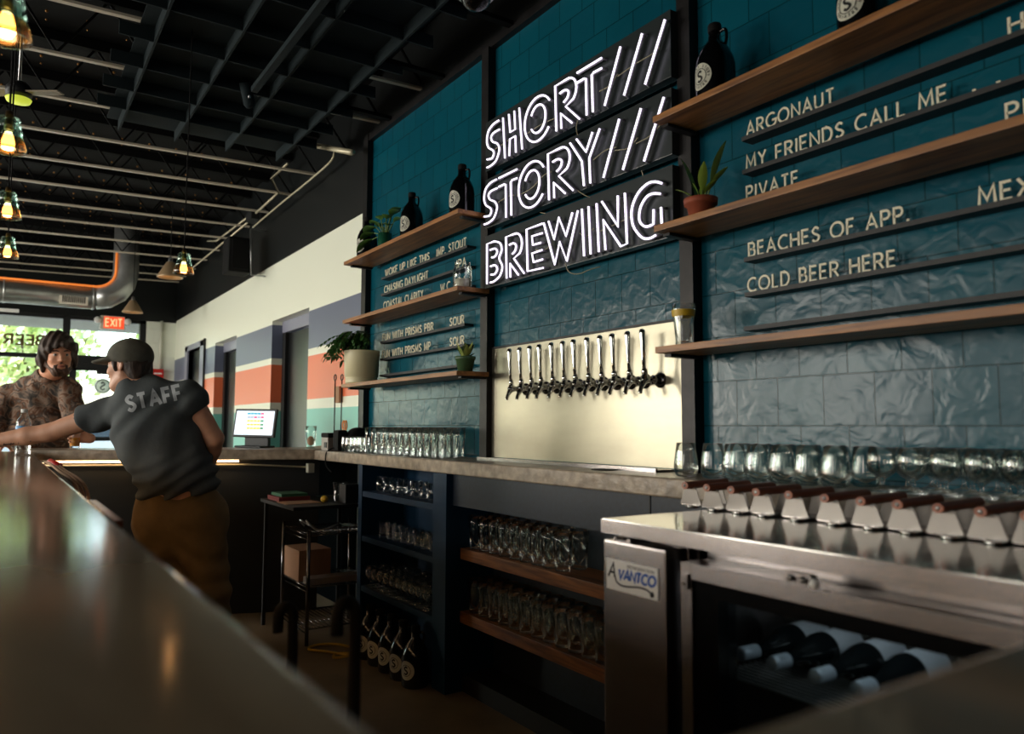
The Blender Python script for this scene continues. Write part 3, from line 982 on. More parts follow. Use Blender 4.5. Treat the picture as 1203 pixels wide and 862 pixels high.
far = thing('far_counter', (-5.6, 0.9, 0), 'thick concrete counter at the far end with a glowing strip under its edge', 'counter')
fo = [(-5.0, 1.757), (-5.66, 0.177), (-6.14, 0.177), (-5.52, 1.757 + 0.29)]
fo = [(-4.995, 1.757), (-5.63, 0.178), (-6.13, 0.178), (-5.45, 2.04), (-4.995, 2.04)]
MB().prism(fo, lambda u, v, s: (u, v, FZ - 0.068 + 0.068 * s)).build('counter_top', 'conc', far, bevel=0.006)
fb = [(-5.12, 1.84), (-5.72, 0.24), (-5.84, 0.24), (-5.24, 1.84)]
MB().prism(fb, lambda u, v, s: (u, v, (FZ - 0.07) * s)).build('counter_base', 'bardie', far)
MB().box(-6.8, -4.26, 2.02, 2.035, 0.0, HC - 0.07).build('corner_panel', 'flatblack', far)
A0, A1 = Vector((-5.63, 0.178)), Vector((-4.995, 1.757))
fd = (A1 - A0).normalized()
fn_ = Vector((fd.y, -fd.x))


def along(t, off, z):
    p = A0 + (A1 - A0) * t + fn_ * off
    return (p.x, p.y, z)


MB().bar(along(-0.02, -0.01, FZ - 0.075), along(0.72, -0.01, FZ - 0.075), 0.012, 0.012).build('led_strip', 'led', far)
rl = MB().tube([along(-0.02, -0.06, FZ - 0.098), along(0.6, -0.06, FZ - 0.098), along(0.75, -0.06, FZ - 0.1), along(0.98, -0.045, FZ - 0.12)], 0.006)
rl.build('wire_conduit', 'pipe', far)

bc = thing('back_counter', (-2.5, 1.9, 0), 'long concrete back counter along the teal tiled wall', 'counter')
MB().box(-4.995, -0.29, 1.757, 2.046, HC - 0.062, HC).build('counter_top', 'conc', bc, bevel=0.006)
MB().box(-3.2, -0.3, 1.80, 1.83, 0.86, HC - 0.064).build('header_panel', 'cabdark', bc)
MB().box(-1.882, -1.876, 1.797, 1.80, 0.86, HC - 0.064).build('panel_seam', 'black', bc)
MB().box(-3.2, -0.3, 2.03, 2.046, 0.0, HC - 0.064).build('back_panel', 'cabdark', bc)
MB().box(-3.2, -0.3, 1.86, 2.03, 0.0, 0.08).build('plinth', 'black', bc)
MB().box(-3.19, -1.98, 1.93, 2.03, HC, HC + 0.008).box(-3.19, -1.98, 1.925, 1.935, HC, HC + 0.014).build('drip_tray', 'steel', bc)
MB().lathe([(0.0, 0), (0.05, 0), (0.05, 0.003), (0, 0.003)], (-2.2, 1.88, HC)).build('drain_cover', 'black', bc)

# navy shelving cabinet
cb = thing('shelf_cabinet', (-3.7, 1.9, 0), 'navy open shelf cabinet of glasses under the back counter at left', 'cabinet')
XL, XR = -4.252, -3.2
YFc = 1.765
MB().box(XL, XL + 0.05, YFc, 2.03, 0, HC - 0.064).build('side_panel', 'cab', cb)
MB().box(XR - 0.13, XR, YFc, 2.03, 0, HC - 0.064).build('side_panel', 'cab', cb)
MB().box(XL, XR, 2.03, 2.046, 0.0, HC - 0.064).build('back_panel', 'cab', cb)
for z in (0.857, 0.605, 0.325):
    MB().box(XL + 0.05, XR - 0.13, YFc + 0.004, 2.03, z - 0.03, z).build('shelf', 'cab', cb)
MB().box(XL + 0.05, XR - 0.13, YFc + 0.02, 2.03, 0.0, 0.008).build('bottom', 'cab', cb)

# stained plank shelves
for z, lb in ((0.66, 'upper stained plank shelf under the back counter, beside the navy cabinet'), (0.369, 'lower stained plank shelf under the back counter, above the floor')):
    MB().box(-3.196, -1.0, 1.84, 2.028, z - 0.052, z, 0.004).build('plank_shelf', 'plank', label=lb, cat='shelf', group=None)

# ------------------------------------------------------------------ wall shelves
SZ = (1.474, 1.886, 2.266)
for z, nm in zip(SZ, ('lowest', 'middle', 'topmost')):
    for (a, b, side) in ((-4.70, -3.21, 'left of the neon sign'), (-1.868, 0.55, 'right of the neon sign')):
        s = thing('wall_shelf', ((a + b) / 2, 1.93, z), '%s walnut wall shelf %s' % (nm, side), 'shelf', 'walnut wall shelves')
        MB().box(a, b, 1.82, D - 0.047, z, z + 0.022, 0.002).build('board', 'shelf', s)
        for xb in ((-4.67, -3.25) if b < -3 else (-1.85, -0.2)):
            MB().bar((xb, 1.86, z - 0.006), (xb, D - 0.046, z - 0.006), 0.03, 0.01).build('bracket', 'steelpost', s)

# ------------------------------------------------------------------ letter rails
LZ = [2.180, 2.069, 1.967, 1.778, 1.663, 1.553]
CAP = 0.043


def rail(a, b, z, words, label):
    t = thing('letter_rail', ((a + b) / 2, 2.02, z), label, 'menu rail', 'beer menu rails')
    MB().box(a, b, 1.995, D - 0.001, z - 0.014, z).build('ledge', 'rail', t)
    for text, xa, xb in words:
        lay, tot = layout(text, 0.3, 0.6)
        k = (xb - xa) / tot
        for ch, x, wd in lay:
            mb = MB()
            strokes_mb(mb, GL[ch][1], 0.155, lambda u, v, s, x=x: (xa + (x + u) * k, 2.008 - 0.004 * s, z + (0.06 + v) * CAP))
            mb.build('letter', 'letter', t)
    return t


rail(-4.50, -3.42, LZ[0] - 0.008, [('WOKE UP LIKE THIS', -4.462, -3.862), ('IMP. STOUT', -3.772, -3.447)], 'letter rail reading WOKE UP LIKE THIS, IMP. STOUT, under the top left shelf')
rail(-4.50, -3.42, LZ[1] - 0.002, [('CHASING DAYLIGHT', -4.47, -3.877), ('IPA', -3.542, -3.446)], 'letter rail reading CHASING DAYLIGHT, IPA')
rail(-4.50, -3.42, LZ[2] - 0.001, [('COASTAL CLARITY', -4.478, -3.935), ('W.C.', -3.722, -3.60), ('IPA', -3.542, -3.446)], 'letter rail reading COASTAL CLARITY, W.C. IPA, just above the middle left shelf')
rail(-4.50, -3.44, LZ[3] - 0.014, [('FUN WITH PRISMS PBR', -4.484, -3.806), ('SOUR', -3.613, -3.463)], 'letter rail reading FUN WITH PRISMS PBR, SOUR')
rail(-4.50, -3.44, LZ[4] - 0.007, [('FUN WITH PRISMS MP', -4.487, -3.836), ('SOUR', -3.611, -3.461)], 'letter rail reading FUN WITH PRISMS MP, SOUR')
rail(-4.50, -3.44, LZ[5], [], 'empty black letter rail above the lowest left shelf')
rail(-1.637, 0.5, LZ[0], [('ARGONAUT', -1.622, -1.306), ('H', -0.832, -0.803)], 'letter rail reading ARGONAUT under the top right shelf')
rail(-1.637, 0.5, LZ[1], [('MY FRIENDS CALL ME', -1.626, -0.986), ('.', -0.921, -0.915), ('.', -0.865, -0.859)], 'letter rail reading MY FRIENDS CALL ME')
rail(-1.637, 0.5, LZ[2], [('PIVATE', -1.628, -1.434), ('PI', -0.847, -0.805)], 'letter rail reading PIVATE, just above the middle right shelf')
rail(-1.637, 0.5, LZ[3], [('BEACHES OF APP.', -1.624, -1.096), ('MEX', -0.918, -0.80)], 'letter rail reading BEACHES OF APP., MEX')
rail(-1.637, 0.5, LZ[4], [('COLD BEER HERE', -1.63, -1.138)], 'letter rail reading COLD BEER HERE')
rail(-1.643, 0.5, LZ[5], [], 'empty black letter rail above the lowest right shelf')

# ------------------------------------------------------------------ neon sign
TY = 1.944


def sign(z0, z1, word, tubes, cables, x0=-3.2, x1=-1.925):
    t = thing('neon_sign', ((x0 + x1) / 2, 1.99, z0), 'white neon sign panel spelling %s on the teal wall' % word, 'neon sign', 'stacked neon sign panels')
    MB().box(x0, x1, 1.97, 2.012, z0, z1, 0.002).build('panel', 'panel', t)
    MB().box(x0 + 0.1, x0 + 0.14, 2.01, D - 0.001, z0 + 0.03, z1 - 0.03).box(x1 - 0.14, x1 - 0.1, 2.01, D - 0.001, z0 + 0.03, z1 - 0.03).build('standoff', 'steelpost', t)
    kk = TY / 1.93
    tubes = [[(x * kk, CAM_H + (z - CAM_H) * kk) for x, z in tb] for tb in tubes]
    for tb in tubes:
        p = [(x, TY, z) for x, z in tb]
        # the tube ends turn back into the panel
        lt = MB().tube(p, 0.0044, 8).build('neon_tube', 'neon', t)
        q = [(x, y + 0.0088, z) for x, y, z in p]
        q = [(q[0][0], 1.9705, q[0][2])] + q + [(q[-1][0], 1.9705, q[-1][2])]
        MB().tube(q, 0.0066, 6).build('tube_body', 'flexbody', lt)
    for c in cables:
        MB().tube(smooth([(x, y, z) for x, y, z in c], 5), 0.0022, 5).build('neon_cable', 'cable', t)


def Sg(xa, xb, za, zb):
    o = [(0.85, 1.0), (0.45, 0.985), (0.12, 0.88), (0.02, 0.66), (0.14, 0.48), (0.42, 0.36), (0.52, 0.27), (0.4, 0.17), (0.04, 0.2)]
    i = [(0.9, 0.77), (0.5, 0.77), (0.32, 0.70), (0.42, 0.57), (0.74, 0.46), (0.9, 0.29), (0.7, 0.07), (0.35, 0.0), (0.04, 0.0)]
    fx = lambda q: (xa + q[0] * (xb - xa), za + q[1] * (zb - za))
    return [[fx(q) for q in smooth(o, 4)], [fx(q) for q in smooth(i, 4)]]


def Og(xa, xb, za, zb):
    cx, cz, rx, rz = (xa + xb) / 2 - 0.004, (za + zb) / 2, (xb - xa) / 2, (zb - za) / 2
    return [arc(cx, cz, rx, rz, 33, 322, 26), arc(cx, cz, rx * 0.56, rz * 0.62, 152, -148, 20)]


def Rg(xa, xb, za, zb):
    X = lambda u: xa + u * (xb - xa)
    Z = lambda v: za + v * (zb - za)
    o = [(X(0.05), Z(0)), (X(0), Z(1)), (X(0.4), Z(1))] + [(X(0.52 + 0.36 * math.cos(a)), Z(0.715 + 0.285 * math.sin(a))) for a in [math.radians(80 - k * 16) for k in range(9)]] + [(X(0.45), Z(0.42)), (X(1.0), Z(0))]
    i1 = [(X(0.2), Z(0.78)), (X(0.4), Z(0.79)), (X(0.56), Z(0.72)), (X(0.52), Z(0.6)), (X(0.36), Z(0.54))]
    i2 = [(X(0.26), Z(0)), (X(0.24), Z(0.33)), (X(0.7), Z(0))]
    return [o, smooth(i1, 3), i2]


def Tg(xa, xb, za, zb, xl, xr):
    return [[(xa, zb), (xb, zb)], [(xa, zb - 0.042), (xl - 0.012, zb - 0.042), (xl, zb - 0.046), (xl + 0.004, za)], [(xb, zb - 0.042), (xr + 0.012, zb - 0.04), (xr, zb - 0.046), (xr + 0.006, za)]]


z0, z1 = 2.487, 2.688
hn = [[(-2.98, z1), (-2.962, z0)], [(-2.93, z1), (-2.918, 2.598), (-2.876, 2.598), (-2.884, z1)], [(-2.925, z0), (-2.92, 2.566), (-2.874, 2.566), (-2.87, z0)], [(-2.843, z1), (-2.819, z0)]]
sl = lambda z0, z1, dx=0.0: [[(-2.151 + dx, z1), (-2.246 + dx, z0)], [(-2.031 + dx, z1), (-2.133 + dx, z0)], [(-1.913 + dx, z1), (-2.018 + dx, z0)]]
sign(2.492, 2.745, 'SHORT///', Sg(-3.127, -2.998, z0, z1) + hn + Og(-2.795, -2.59, z0, z1) + Rg(-2.569, -2.403, z0, z1) + Tg(-2.418, -2.262, z0, z1, -2.361, -2.324) + sl(z0, z1),
     [[(-2.3, 1.95, 2.57), (-2.24, 1.955, 2.575), (-2.19, 1.95, 2.6)], [(-2.19, 1.95, 2.59), (-2.13, 1.955, 2.6), (-2.08, 1.95, 2.6)], [(-2.08, 1.95, 2.6), (-2.0, 1.955, 2.605), (-1.96, 1.95, 2.61)],
      [(-2.81, 1.95, 2.56), (-2.7, 1.955, 2.57), (-2.6, 1.95, 2.56)], [(-2.44, 1.95, 2.5), (-2.46, 1.96, 2.46), (-2.47, 2.0, 2.42)], [(-3.08, 1.95, 2.57), (-2.99, 1.955, 2.58), (-2.95, 1.95, 2.58)]])
z0, z1 = 2.2, 2.405
yn = [[(-2.466, z1), (-2.389, 2.305), (-2.376, z0)], [(-2.423, z1 + 0.003), (-2.362, 2.336), (-2.321, z1)], [(-2.276, z1), (-2.342, 2.304), (-2.336, z0)]]
sign(2.205, 2.452, 'STORY///', Sg(-3.15, -3.015, z0 + 0.01, z1) + Tg(-3.014, -2.86, z0, z1, -2.955, -2.912) + Og(-2.843, -2.634, z0, z1) + Rg(-2.622, -2.447, z0, z1) + yn + sl(z0, z1, -0.01),
     [[(-2.89, 1.95, 2.29), (-2.78, 1.955, 2.3), (-2.68, 1.95, 2.33), (-2.62, 1.95, 2.33)], [(-2.44, 1.95, 2.2), (-2.4, 1.96, 2.17), (-2.36, 2.0, 2.15)], [(-2.34, 1.95, 2.3), (-2.27, 1.955, 2.32), (-2.2, 1.95, 2.31)],
      [(-2.21, 1.95, 2.3), (-2.14, 1.957, 2.29), (-2.08, 1.95, 2.31)], [(-2.09, 1.95, 2.29), (-2.02, 1.957, 2.3), (-1.96, 1.95, 2.32)], [(-3.05, 1.95, 2.3), (-2.97, 1.955, 2.31), (-2.91, 1.95, 2.3)],
      [(-2.72, 1.96, 2.175), (-2.68, 1.98, 2.16), (-2.65, 2.0, 2.14)], [(-2.12, 2.0, 2.22), (-2.115, 2.012, 2.17), (-2.11, 2.0, 2.13)]])
z0, z1 = 1.912, 2.108
bn = [[(-3.116, z0), (-3.118, z1), (-3.06, z1)] + smooth([(-3.05, z1), (-3.0, 2.088), (-2.987, 2.052), (-3.008, 2.018), (-2.981, 1.975), (-3.0, 1.935), (-3.05, z0 + 0.004), (-3.087, z0 + 0.003)], 4),
      smooth([(-3.089, 2.073), (-3.045, 2.072), (-3.025, 2.052), (-3.045, 2.034), (-3.074, 2.034)], 3), smooth([(-3.085, 1.993), (-3.045, 1.992), (-3.024, 1.97), (-3.045, 1.95), (-3.08, 1.952)], 3)]
en = [[(-2.663, z1), (-2.783, z1), (-2.774, z0 + 0.005), (-2.655, z0)], [(-2.663, 2.066), (-2.74, 2.068), (-2.734, 2.028), (-2.674, 2.026)], [(-2.664, 1.992), (-2.74, 1.991), (-2.728, 1.95), (-2.66, 1.95)]]
wn_ = [[(-2.652, z1), (-2.572, z0), (-2.538, 2.003), (-2.49, z0), (-2.416, z1)], [(-2.617, z1), (-2.577, 2.021), (-2.544, z1), (-2.495, 2.018), (-2.452, z1)]]
inn = [[(-2.39, z1), (-2.377, z0)], [(-2.348, z1), (-2.336, z0)]]
nn = [[(-2.298, z1), (-2.286, z0)], [(-2.266, z1), (-2.172, 1.988), (-2.173, z1)], [(-2.246, z0), (-2.258, 2.033), (-2.158, z0 - 0.003), (-2.123, z0), (-2.133, z1)]]
gn = [smooth([(-1.939, 2.094), (-1.97, 2.108), (-2.01, 2.112), (-2.06, 2.09), (-2.095, 2.04), (-2.09, 1.975), (-2.045, 1.921), (-2.005, 1.908), (-1.972, 1.913)], 4),
      smooth([(-1.947, 2.058), (-1.985, 2.068), (-2.02, 2.062), (-2.05, 2.03), (-2.055, 1.985), (-2.025, 1.956), (-1.983, 1.955)], 4) + [(-1.981, 2.009)], [(-1.944, 2.008), (-1.941, 1.946)]]
sign(1.905, 2.167, 'BREWING', bn + Rg(-2.951, -2.801, z0, z1) + en + wn_ + inn + nn + gn,
     [[(-2.52, 1.945, 1.91), (-2.5, 1.95, 1.87), (-2.45, 1.96, 1.855), (-2.4, 1.975, 1.865), (-2.36, 2.0, 1.875)], [(-2.74, 1.95, 2.01), (-2.69, 1.96, 2.0), (-2.62, 1.95, 2.01)], [(-2.43, 1.95, 2.02), (-2.4, 1.96, 2.0), (-2.34, 1.95, 2.02)], [(-2.31, 1.95, 2.0), (-2.24, 1.96, 2.01), (-2.1, 1.95, 2.02)]])

# ------------------------------------------------------------------ tap wall
tp = MB().box(-3.235, -1.93, D - 0.014, D - 0.001, HC + 0.01, 1.612)
tp = tp.build('tap_backsplash', 'tappanel', label='brushed metal tap panel behind the row of beer taps', cat='tap panel')
MB().box(-3.235, -1.93, D - 0.017, D - 0.001, 1.612, 1.622).build('edge_trim', 'black', tp)

t0 = None
ZT0 = 1.402
for i in range(12):
    x = -2.938 + i * 0.0795
    lb = 'chrome beer tap on the metal panel, %s from the left of twelve' % ORD[i]
    if t0 is None:
        t0 = thing('beer_tap', (x, D - 0.014, ZT0), lb, 'beer tap', 'row of chrome beer taps')
        yw = D - 0.014
        MB().lathe([(0.0, 0), (0.029, 0), (0.029, 0.004), (0.018, 0.01), (0.012, 0.012)], (x, yw, ZT0), (0, -1, 0), 20).build('flange', 'darkchrome', t0)
        MB().lathe([(0.011, 0.01), (0.011, 0.03), (0.016, 0.03), (0.018, 0.036), (0.016, 0.044), (0.010, 0.046), (0.010, 0.06)], (x, yw, ZT0), (0, -1, 0), 16).build('shank_collar', 'chrome', t0)
        bd = MB().lathe([(0.0, 0.052), (0.012, 0.054), (0.0135, 0.075), (0.012, 0.094), (0.0, 0.098)], (x, yw, ZT0), (0, -1, 0), 16)
        bd.lathe([(0.0125, -0.006), (0.0125, 0.012), (0.010, 0.02), (0.0, 0.024)], (x, yw - 0.082, ZT0), (0, 0, 1), 16)
        bd.tube(smooth([(x, yw - 0.075, ZT0 - 0.004), (x, yw - 0.092, ZT0 - 0.016), (x, yw - 0.102, ZT0 - 0.036), (x, yw - 0.106, ZT0 - 0.052)], 4), [0.011] * 6 + [0.0085] * 7, 10)
        bd.build('faucet_body', 'chrome', t0)
        MB().lathe([(0.0, 0.018), (0.009, 0.02), (0.012, 0.026), (0.011, 0.036), (0.007, 0.04), (0.0, 0.041)], (x, yw - 0.082, ZT0), (0, 0, 1), 14).build('lever_collar', 'chrome', t0)
        MB().lathe([(0.0, 0.036), (0.0065, 0.038), (0.0075, 0.07), (0.0095, 0.12), (0.0115, 0.168), (0.011, 0.178), (0.006, 0.184), (0, 0.185)], (x, yw - 0.082, ZT0), Vector((0, -0.06, 1)), 14).build('handle', 'chrome', t0)
    else:
        dup(t0, (x, D - 0.014, ZT0), rz=(0.03 if i % 3 else -0.05), label=lb)

# ================================================================== FRIDGE
fr = thing('bar_fridge', (-0.88, 1.45, 0), 'stainless steel undercounter fridge with a glass door, at lower right', 'refrigerator')
FA, FB = -1.417, -0.36
MB().box(FA, FB, 1.2, 1.755, 0.981, 1.0135, 0.003).build('worktop', 'steeltop', fr)
MB().box(FA, FB, 1.1985, 1.2, 0.981, 1.012).build('front_lip', 'steel', fr)
bd = MB().box(FA + 0.012, FB, 1.285, 1.30, 0.93, 0.975).box(FA + 0.012, FA + 0.03, 1.285, 1.78, 0.12, 0.978).box(FB - 0.02, FB, 1.285, 1.78, 0.12, 0.978).box(FA + 0.012, FB, 1.75, 1.78, 0.12, 0.978)
bd.box(FA + 0.012, FB, 1.285, 1.78, 0.12, 0.2).box(FA + 0.012, FB, 1.30, 1.78, 0.962, 0.978).box(-1.19, -1.165, 1.285, 1.75, 0.2, 0.97)
bd.build('body', 'steel', fr)
# solid door with the maker's plate
sd = MB().box(FA + 0.006, -1.207, 1.2, 1.272, 0.17, 0.966, 0.006).build('solid_door', 'steel', fr)
MB().box(FA + 0.02, -1.215, 1.272, 1.286, 0.19, 0.95).build('gasket', 'rubber', sd)
pl = MB().box(-1.397, -1.229, 1.1975, 1.2, 0.856, 0.924).build('name_plate', 'white', fr)
lm = MB()
lay, tot = layout('VANTCO', 0.16)
k = 0.118 / tot
for ch, x, wd in lay:
    strokes_mb(lm, GL[ch][1], 0.27, lambda u, v, s, x=x: (-1.356 + (x + u) * k + v * 0.004, 1.1974 - 0.0006 * s, 0.884 + v * 0.021))
lm.build('plate_lettering', 'blueink', pl)
am = MB()
strokes_mb(am, [[(0, 0), (0.5, 1), (0.62, 0)], [(0.14, 0.34), (0.6, 0.34)]], 0.17, lambda u, v, s: (-1.390 + u * 0.036, 1.1974 - 0.0006 * s, 0.884 + v * 0.032))
strokes_mb(am, [smooth([(-1.3665, 0.888), (-1.362, 0.876), (-1.345, 0.8695), (-1.32, 0.8705), (-1.29, 0.8745), (-1.265, 0.874), (-1.25, 0.868)], 5)], 0.0042, lambda u, v, s: (u, 1.1974 - 0.0006 * s, v))
am.lathe([(0, 0), (0.0065, 0), (0.0065, 0.0007), (0, 0.0007)], (-1.247, 1.1975, 0.866), (0, -1, 0), 16)
am.build('plate_flourish', 'ink', pl)
gm = MB()
lay, tot = layout('REFRIGERATION', 0.2)
for ch, x, wd in lay:
    strokes_mb(gm, GL[ch][1], 0.16, lambda u, v, s, x=x: (-1.325 + (x + u) * 0.085 / tot, 1.1974 - 0.0006 * s, 0.9115 + v * 0.006))
gm.build('plate_small_print', 'inkgrey', pl)
hg = MB().box(-1.385, -1.33, 1.21, 1.27, 0.966, 0.974)
hg.lathe([(0, 0), (0.005, 0), (0.005, 0.004), (0, 0.005)], (-1.37, 1.209, 0.972), (0, -1, 0), 10).lathe([(0, 0), (0.005, 0), (0.005, 0.004), (0, 0.005)], (-1.35, 1.209, 0.972), (0, -1, 0), 10)
hg.build('hinge', 'steel', fr)
# glass door
GA, GB = -1.171, FB
gd = MB()
gd.box(GA, GA + 0.03, 1.205, 1.27, 0.17, 0.948).box(GB - 0.03, GB, 1.205, 1.27, 0.17, 0.948).box(GA + 0.03, GB - 0.03, 1.205, 1.27, 0.914, 0.948).box(GA + 0.03, GB - 0.03, 1.205, 1.27, 0.17, 0.21)
gd = gd.build('glass_door', 'steel', fr, bevel=0.002)
g = MB().box(GA + 0.03, GA + 0.095, 1.212, 1.265, 0.21, 0.914).box(GB - 0.06, GB - 0.03, 1.212, 1.265, 0.21, 0.914).box(GA + 0.095, GB - 0.06, 1.212, 1.265, 0.885, 0.914).box(GA + 0.095, GB - 0.06, 1.212, 1.265, 0.21, 0.26)
g.build('black_surround', 'blackgloss', gd)
MB().box(GA + 0.095, GB - 0.06, 1.235, 1.24, 0.26, 0.885).build('door_glass', 'fridgeglass', gd)
MB().box(-0.90, -0.845, 1.19, 1.205, 0.952, 0.972).lathe([(0, 0), (0.006, 0), (0.006, 0.006), (0, 0.007)], (-0.885, 1.19, 0.962), (0, -1, 0), 12).lathe([(0, 0), (0.006, 0), (0.006, 0.006), (0, 0.007)], (-0.86, 1.19, 0.962), (0, -1, 0), 12).build('door_hinge', 'steel', fr)
MB().lathe([(0, 0), (0.009, 0), (0.009, 0.006), (0, 0.009)], (-0.84, 1.193, 0.958), (0, -1, 0), 14).build('hinge_cap', 'white', fr)
MB().box(GA + 0.008, GA + 0.026, 1.198, 1.205, 0.895, 0.925).lathe([(0, 0), (0.004, 0), (0.004, 0.003), (0, 0.004)], (GA + 0.017, 1.198, 0.905), (0, -1, 0), 10).build('side_bracket', 'steel', fr)
ws = MB()
for i in range(26):
    yy = 1.29 + i * 0.017
    ws.tube([(-1.15, yy, 0.715), (-0.40, yy, 0.715)], 0.003, 5)
for xx in (-1.14, -0.78, -0.42):
    ws.tube([(xx, 1.285, 0.711), (xx, 1.72, 0.711)], 0.004, 5)
ws.build('wire_shelf', 'silver', fr)
MB().box(-1.07, -0.98, 1.744, 1.749, 0.79, 0.85).build('info_plate', 'paper', fr)
MB().lathe([(0, 0), (0.012, 0), (0.014, 0.015), (0.006, 0.02), (0, 0.021)], (-1.05, 1.32, 0.60), (0, -1, 0), 14).build('thermostat_knob', 'chrome', fr)
for x in (FA + 0.08, FB - 0.1):
    for y in (1.34, 1.7):
        MB().lathe([(0.01, -0.015), (0.05, -0.015), (0.052, 0), (0.05, 0.015), (0.01, 0.015)], (x, y, 0.053), (1, 0, 0), 16).build('caster', 'rubber', fr)

il = bpy.data.lights.new('fridge_lamp', 'AREA')
il.shape = 'RECTANGLE'
il.size, il.size_y, il.energy, il.color = 0.6, 0.05, 0.4, (0.85, 0.95, 1.0)
io = bpy.data.objects.new('fridge_lamp', il)
io.location = (-0.75, 1.42, 0.955)
COL.objects.link(io)

# wine bottles lying in the fridge
wb = None
for i, x in enumerate((-1.105, -1.028, -0.93, -0.845)):
    lb = 'dark wine bottle lying on the fridge rack, %s from the left' % ORD[i]
    if wb is None:
        wb = thing('wine_bottle', (x, 1.31, 0.757), lb, 'wine bottle', 'wine bottles in the fridge')
        MB().lathe([(0.0, 0.002), (0.012, 0.003), (0.0135, 0.01), (0.0135, 0.075), (0.016, 0.09), (0.03, 0.12), (0.0375, 0.15), (0.038, 0.29), (0.034, 0.297), (0.0, 0.292)], (x, 1.31, 0.757), (0, 1, 0), 24).build('bottle', 'wineglass', wb)
        MB().lathe([(0.0, 0.0), (0.0128, 0.0), (0.0146, 0.006), (0.0144, 0.05), (0.0138, 0.05)], (x, 1.31, 0.757), (0, 1, 0), 20).build('foil_capsule', 'foil', wb)
        lab = MB().lathe([(0.0385, 0.175), (0.0385, 0.262)], (x, 1.31, 0.757), (0, 1, 0), 24).build('label', 'winelabel', wb)
        pm = MB()
        for q in range(3):
            pm.lathe([(0.0387, 0.19 + q * 0.02), (0.0387, 0.2 + q * 0.02)], (x, 1.31, 0.757), (0, 1, 0), 12, a0=PI * 0.75, a1=PI * 1.4 - q * 0.3)
        pm.build('label_print', 'inkgrey', lab)
    else:
        dup(wb, (x, 1.31, 0.757), label=lb)

# ================================================================== CADDIES ON THE FRIDGE TOP
cd = None
CT = 1.0135
for i, xc in enumerate((-1.49, -1.402, -1.322, -1.245, -1.152, -1.058, -0.971, -0.89, -0.808, -0.729, -0.65, -0.57, -0.49)):
    if i == 0:
        continue
    yF = 1.565
    lb = 'steel flight caddy with a wooden bar handle on the fridge top, %s from the left' % ORD[i - 1]
    if cd is None:
        cd = thing('flight_caddy', (xc, yF, CT), lb, 'caddy', 'flight caddies lined up on the fridge')
        zt = CT + 0.048

        def trap(y, t, hw0=0.038, hw1=0.02):
            return MB().prism([(-hw0, 0), (hw0, 0), (hw1, zt - CT), (-hw1, zt - CT)], lambda u, v, s: (xc + u, y + (t if s else 0), CT + 0.006 + v))
        trap(yF, 0.002).build('front_plate', 'plate', cd, bevel=0.0004)
        trap(yF + 0.10, 0.002).build('rear_plate', 'plate', cd)
        MB().box(xc - 0.034, xc + 0.034, yF, yF + 0.10, CT + 0.004, CT + 0.006).build('base_tray', 'steel', cd)
        MB().lathe([(0, 0), (0.017, 0), (0.019, 0.004), (0.0175, 0.006), (0, 0.005)], (xc + 0.018, yF - 0.012, CT), (0, 0, 1), 18).build('foot_disc', 'chrome', cd)
        hd = MB()
        oc = [(0.0125 * math.cos(a), 0.0105 * math.sin(a)) for a in [PI / 8 + k * PI / 4 for k in range(8)]]
        hd.prism(oc, lambda u, v, s: (xc + u, yF - 0.022 + (0.165 if s else 0), zt + 0.010 + v + (0.004 if s else 0)))
        hd = hd.build('handle', 'handle', cd, bevel=0.0015)
        MB().lathe([(0, 0), (0.0045, 0), (0.0045, 0.001), (0, 0.001)], (xc, yF - 0.0222, zt + 0.010), (0, -1, 0), 10).build('handle_rivet', 'silver', hd)
    else:
        dup(cd, (xc, yF, CT), label=lb)
# loose handle at the left end of the row (its plates are out of sight)
o = dup(cd, (-1.488, 1.575, CT), label='steel flight caddy at the far left end, nearest the corner of the fridge top')

# ================================================================== GLASSES
def lathe_thing(name, prof, loc, mat_, label, cat, group, n=18):
    return MB().lathe(prof, loc, (0, 0, 1), n).build(name, mat_, origin=loc, label=label, cat=cat, group=group)


def row(proto, spots, label=None, group=None):
    for i, p in enumerate(spots):
        if i == 0:
            proto.location = p
        else:
            dup(proto, p, rz=random.uniform(0, 6), label=label, group=group)


def cupprof(out, t=0.0022, base=0.008):
    """outer profile (r, h) from the foot up -> closed double wall"""
    inner = [(max(r - t, 0.001), max(h, base)) for r, h in reversed(out) if h >= base]
    return [(0, 0)] + out + inner + [(0, base)]


PINT = cupprof([(0.030, 0.0), (0.031, 0.004), (0.034, 0.05), (0.0375, 0.11), (0.0405, 0.153)], base=0.013)
TUMB = cupprof([(0.026, 0.0), (0.034, 0.006), (0.039, 0.026), (0.038, 0.045), (0.033, 0.08), (0.0295, 0.108)], base=0.008)
ROCK = cupprof([(0.024, 0.0), (0.026, 0.004), (0.027, 0.03), (0.029, 0.085)], base=0.012)
SNIF = [(0, 0), (0.031, 0.0), (0.031, 0.003), (0.010, 0.008), (0.0045, 0.016), (0.005, 0.03), (0.014, 0.036), (0.030, 0.048), (0.037, 0.066), (0.036, 0.085), (0.031, 0.108), (0.029, 0.108), (0.034, 0.085), (0.035, 0.066), (0.028, 0.050), (0.012, 0.040), (0, 0.038)]
TAST = cupprof([(0.02, 0.0), (0.024, 0.006), (0.03, 0.03), (0.031, 0.05), (0.027, 0.085), (0.028, 0.095)], base=0.008)

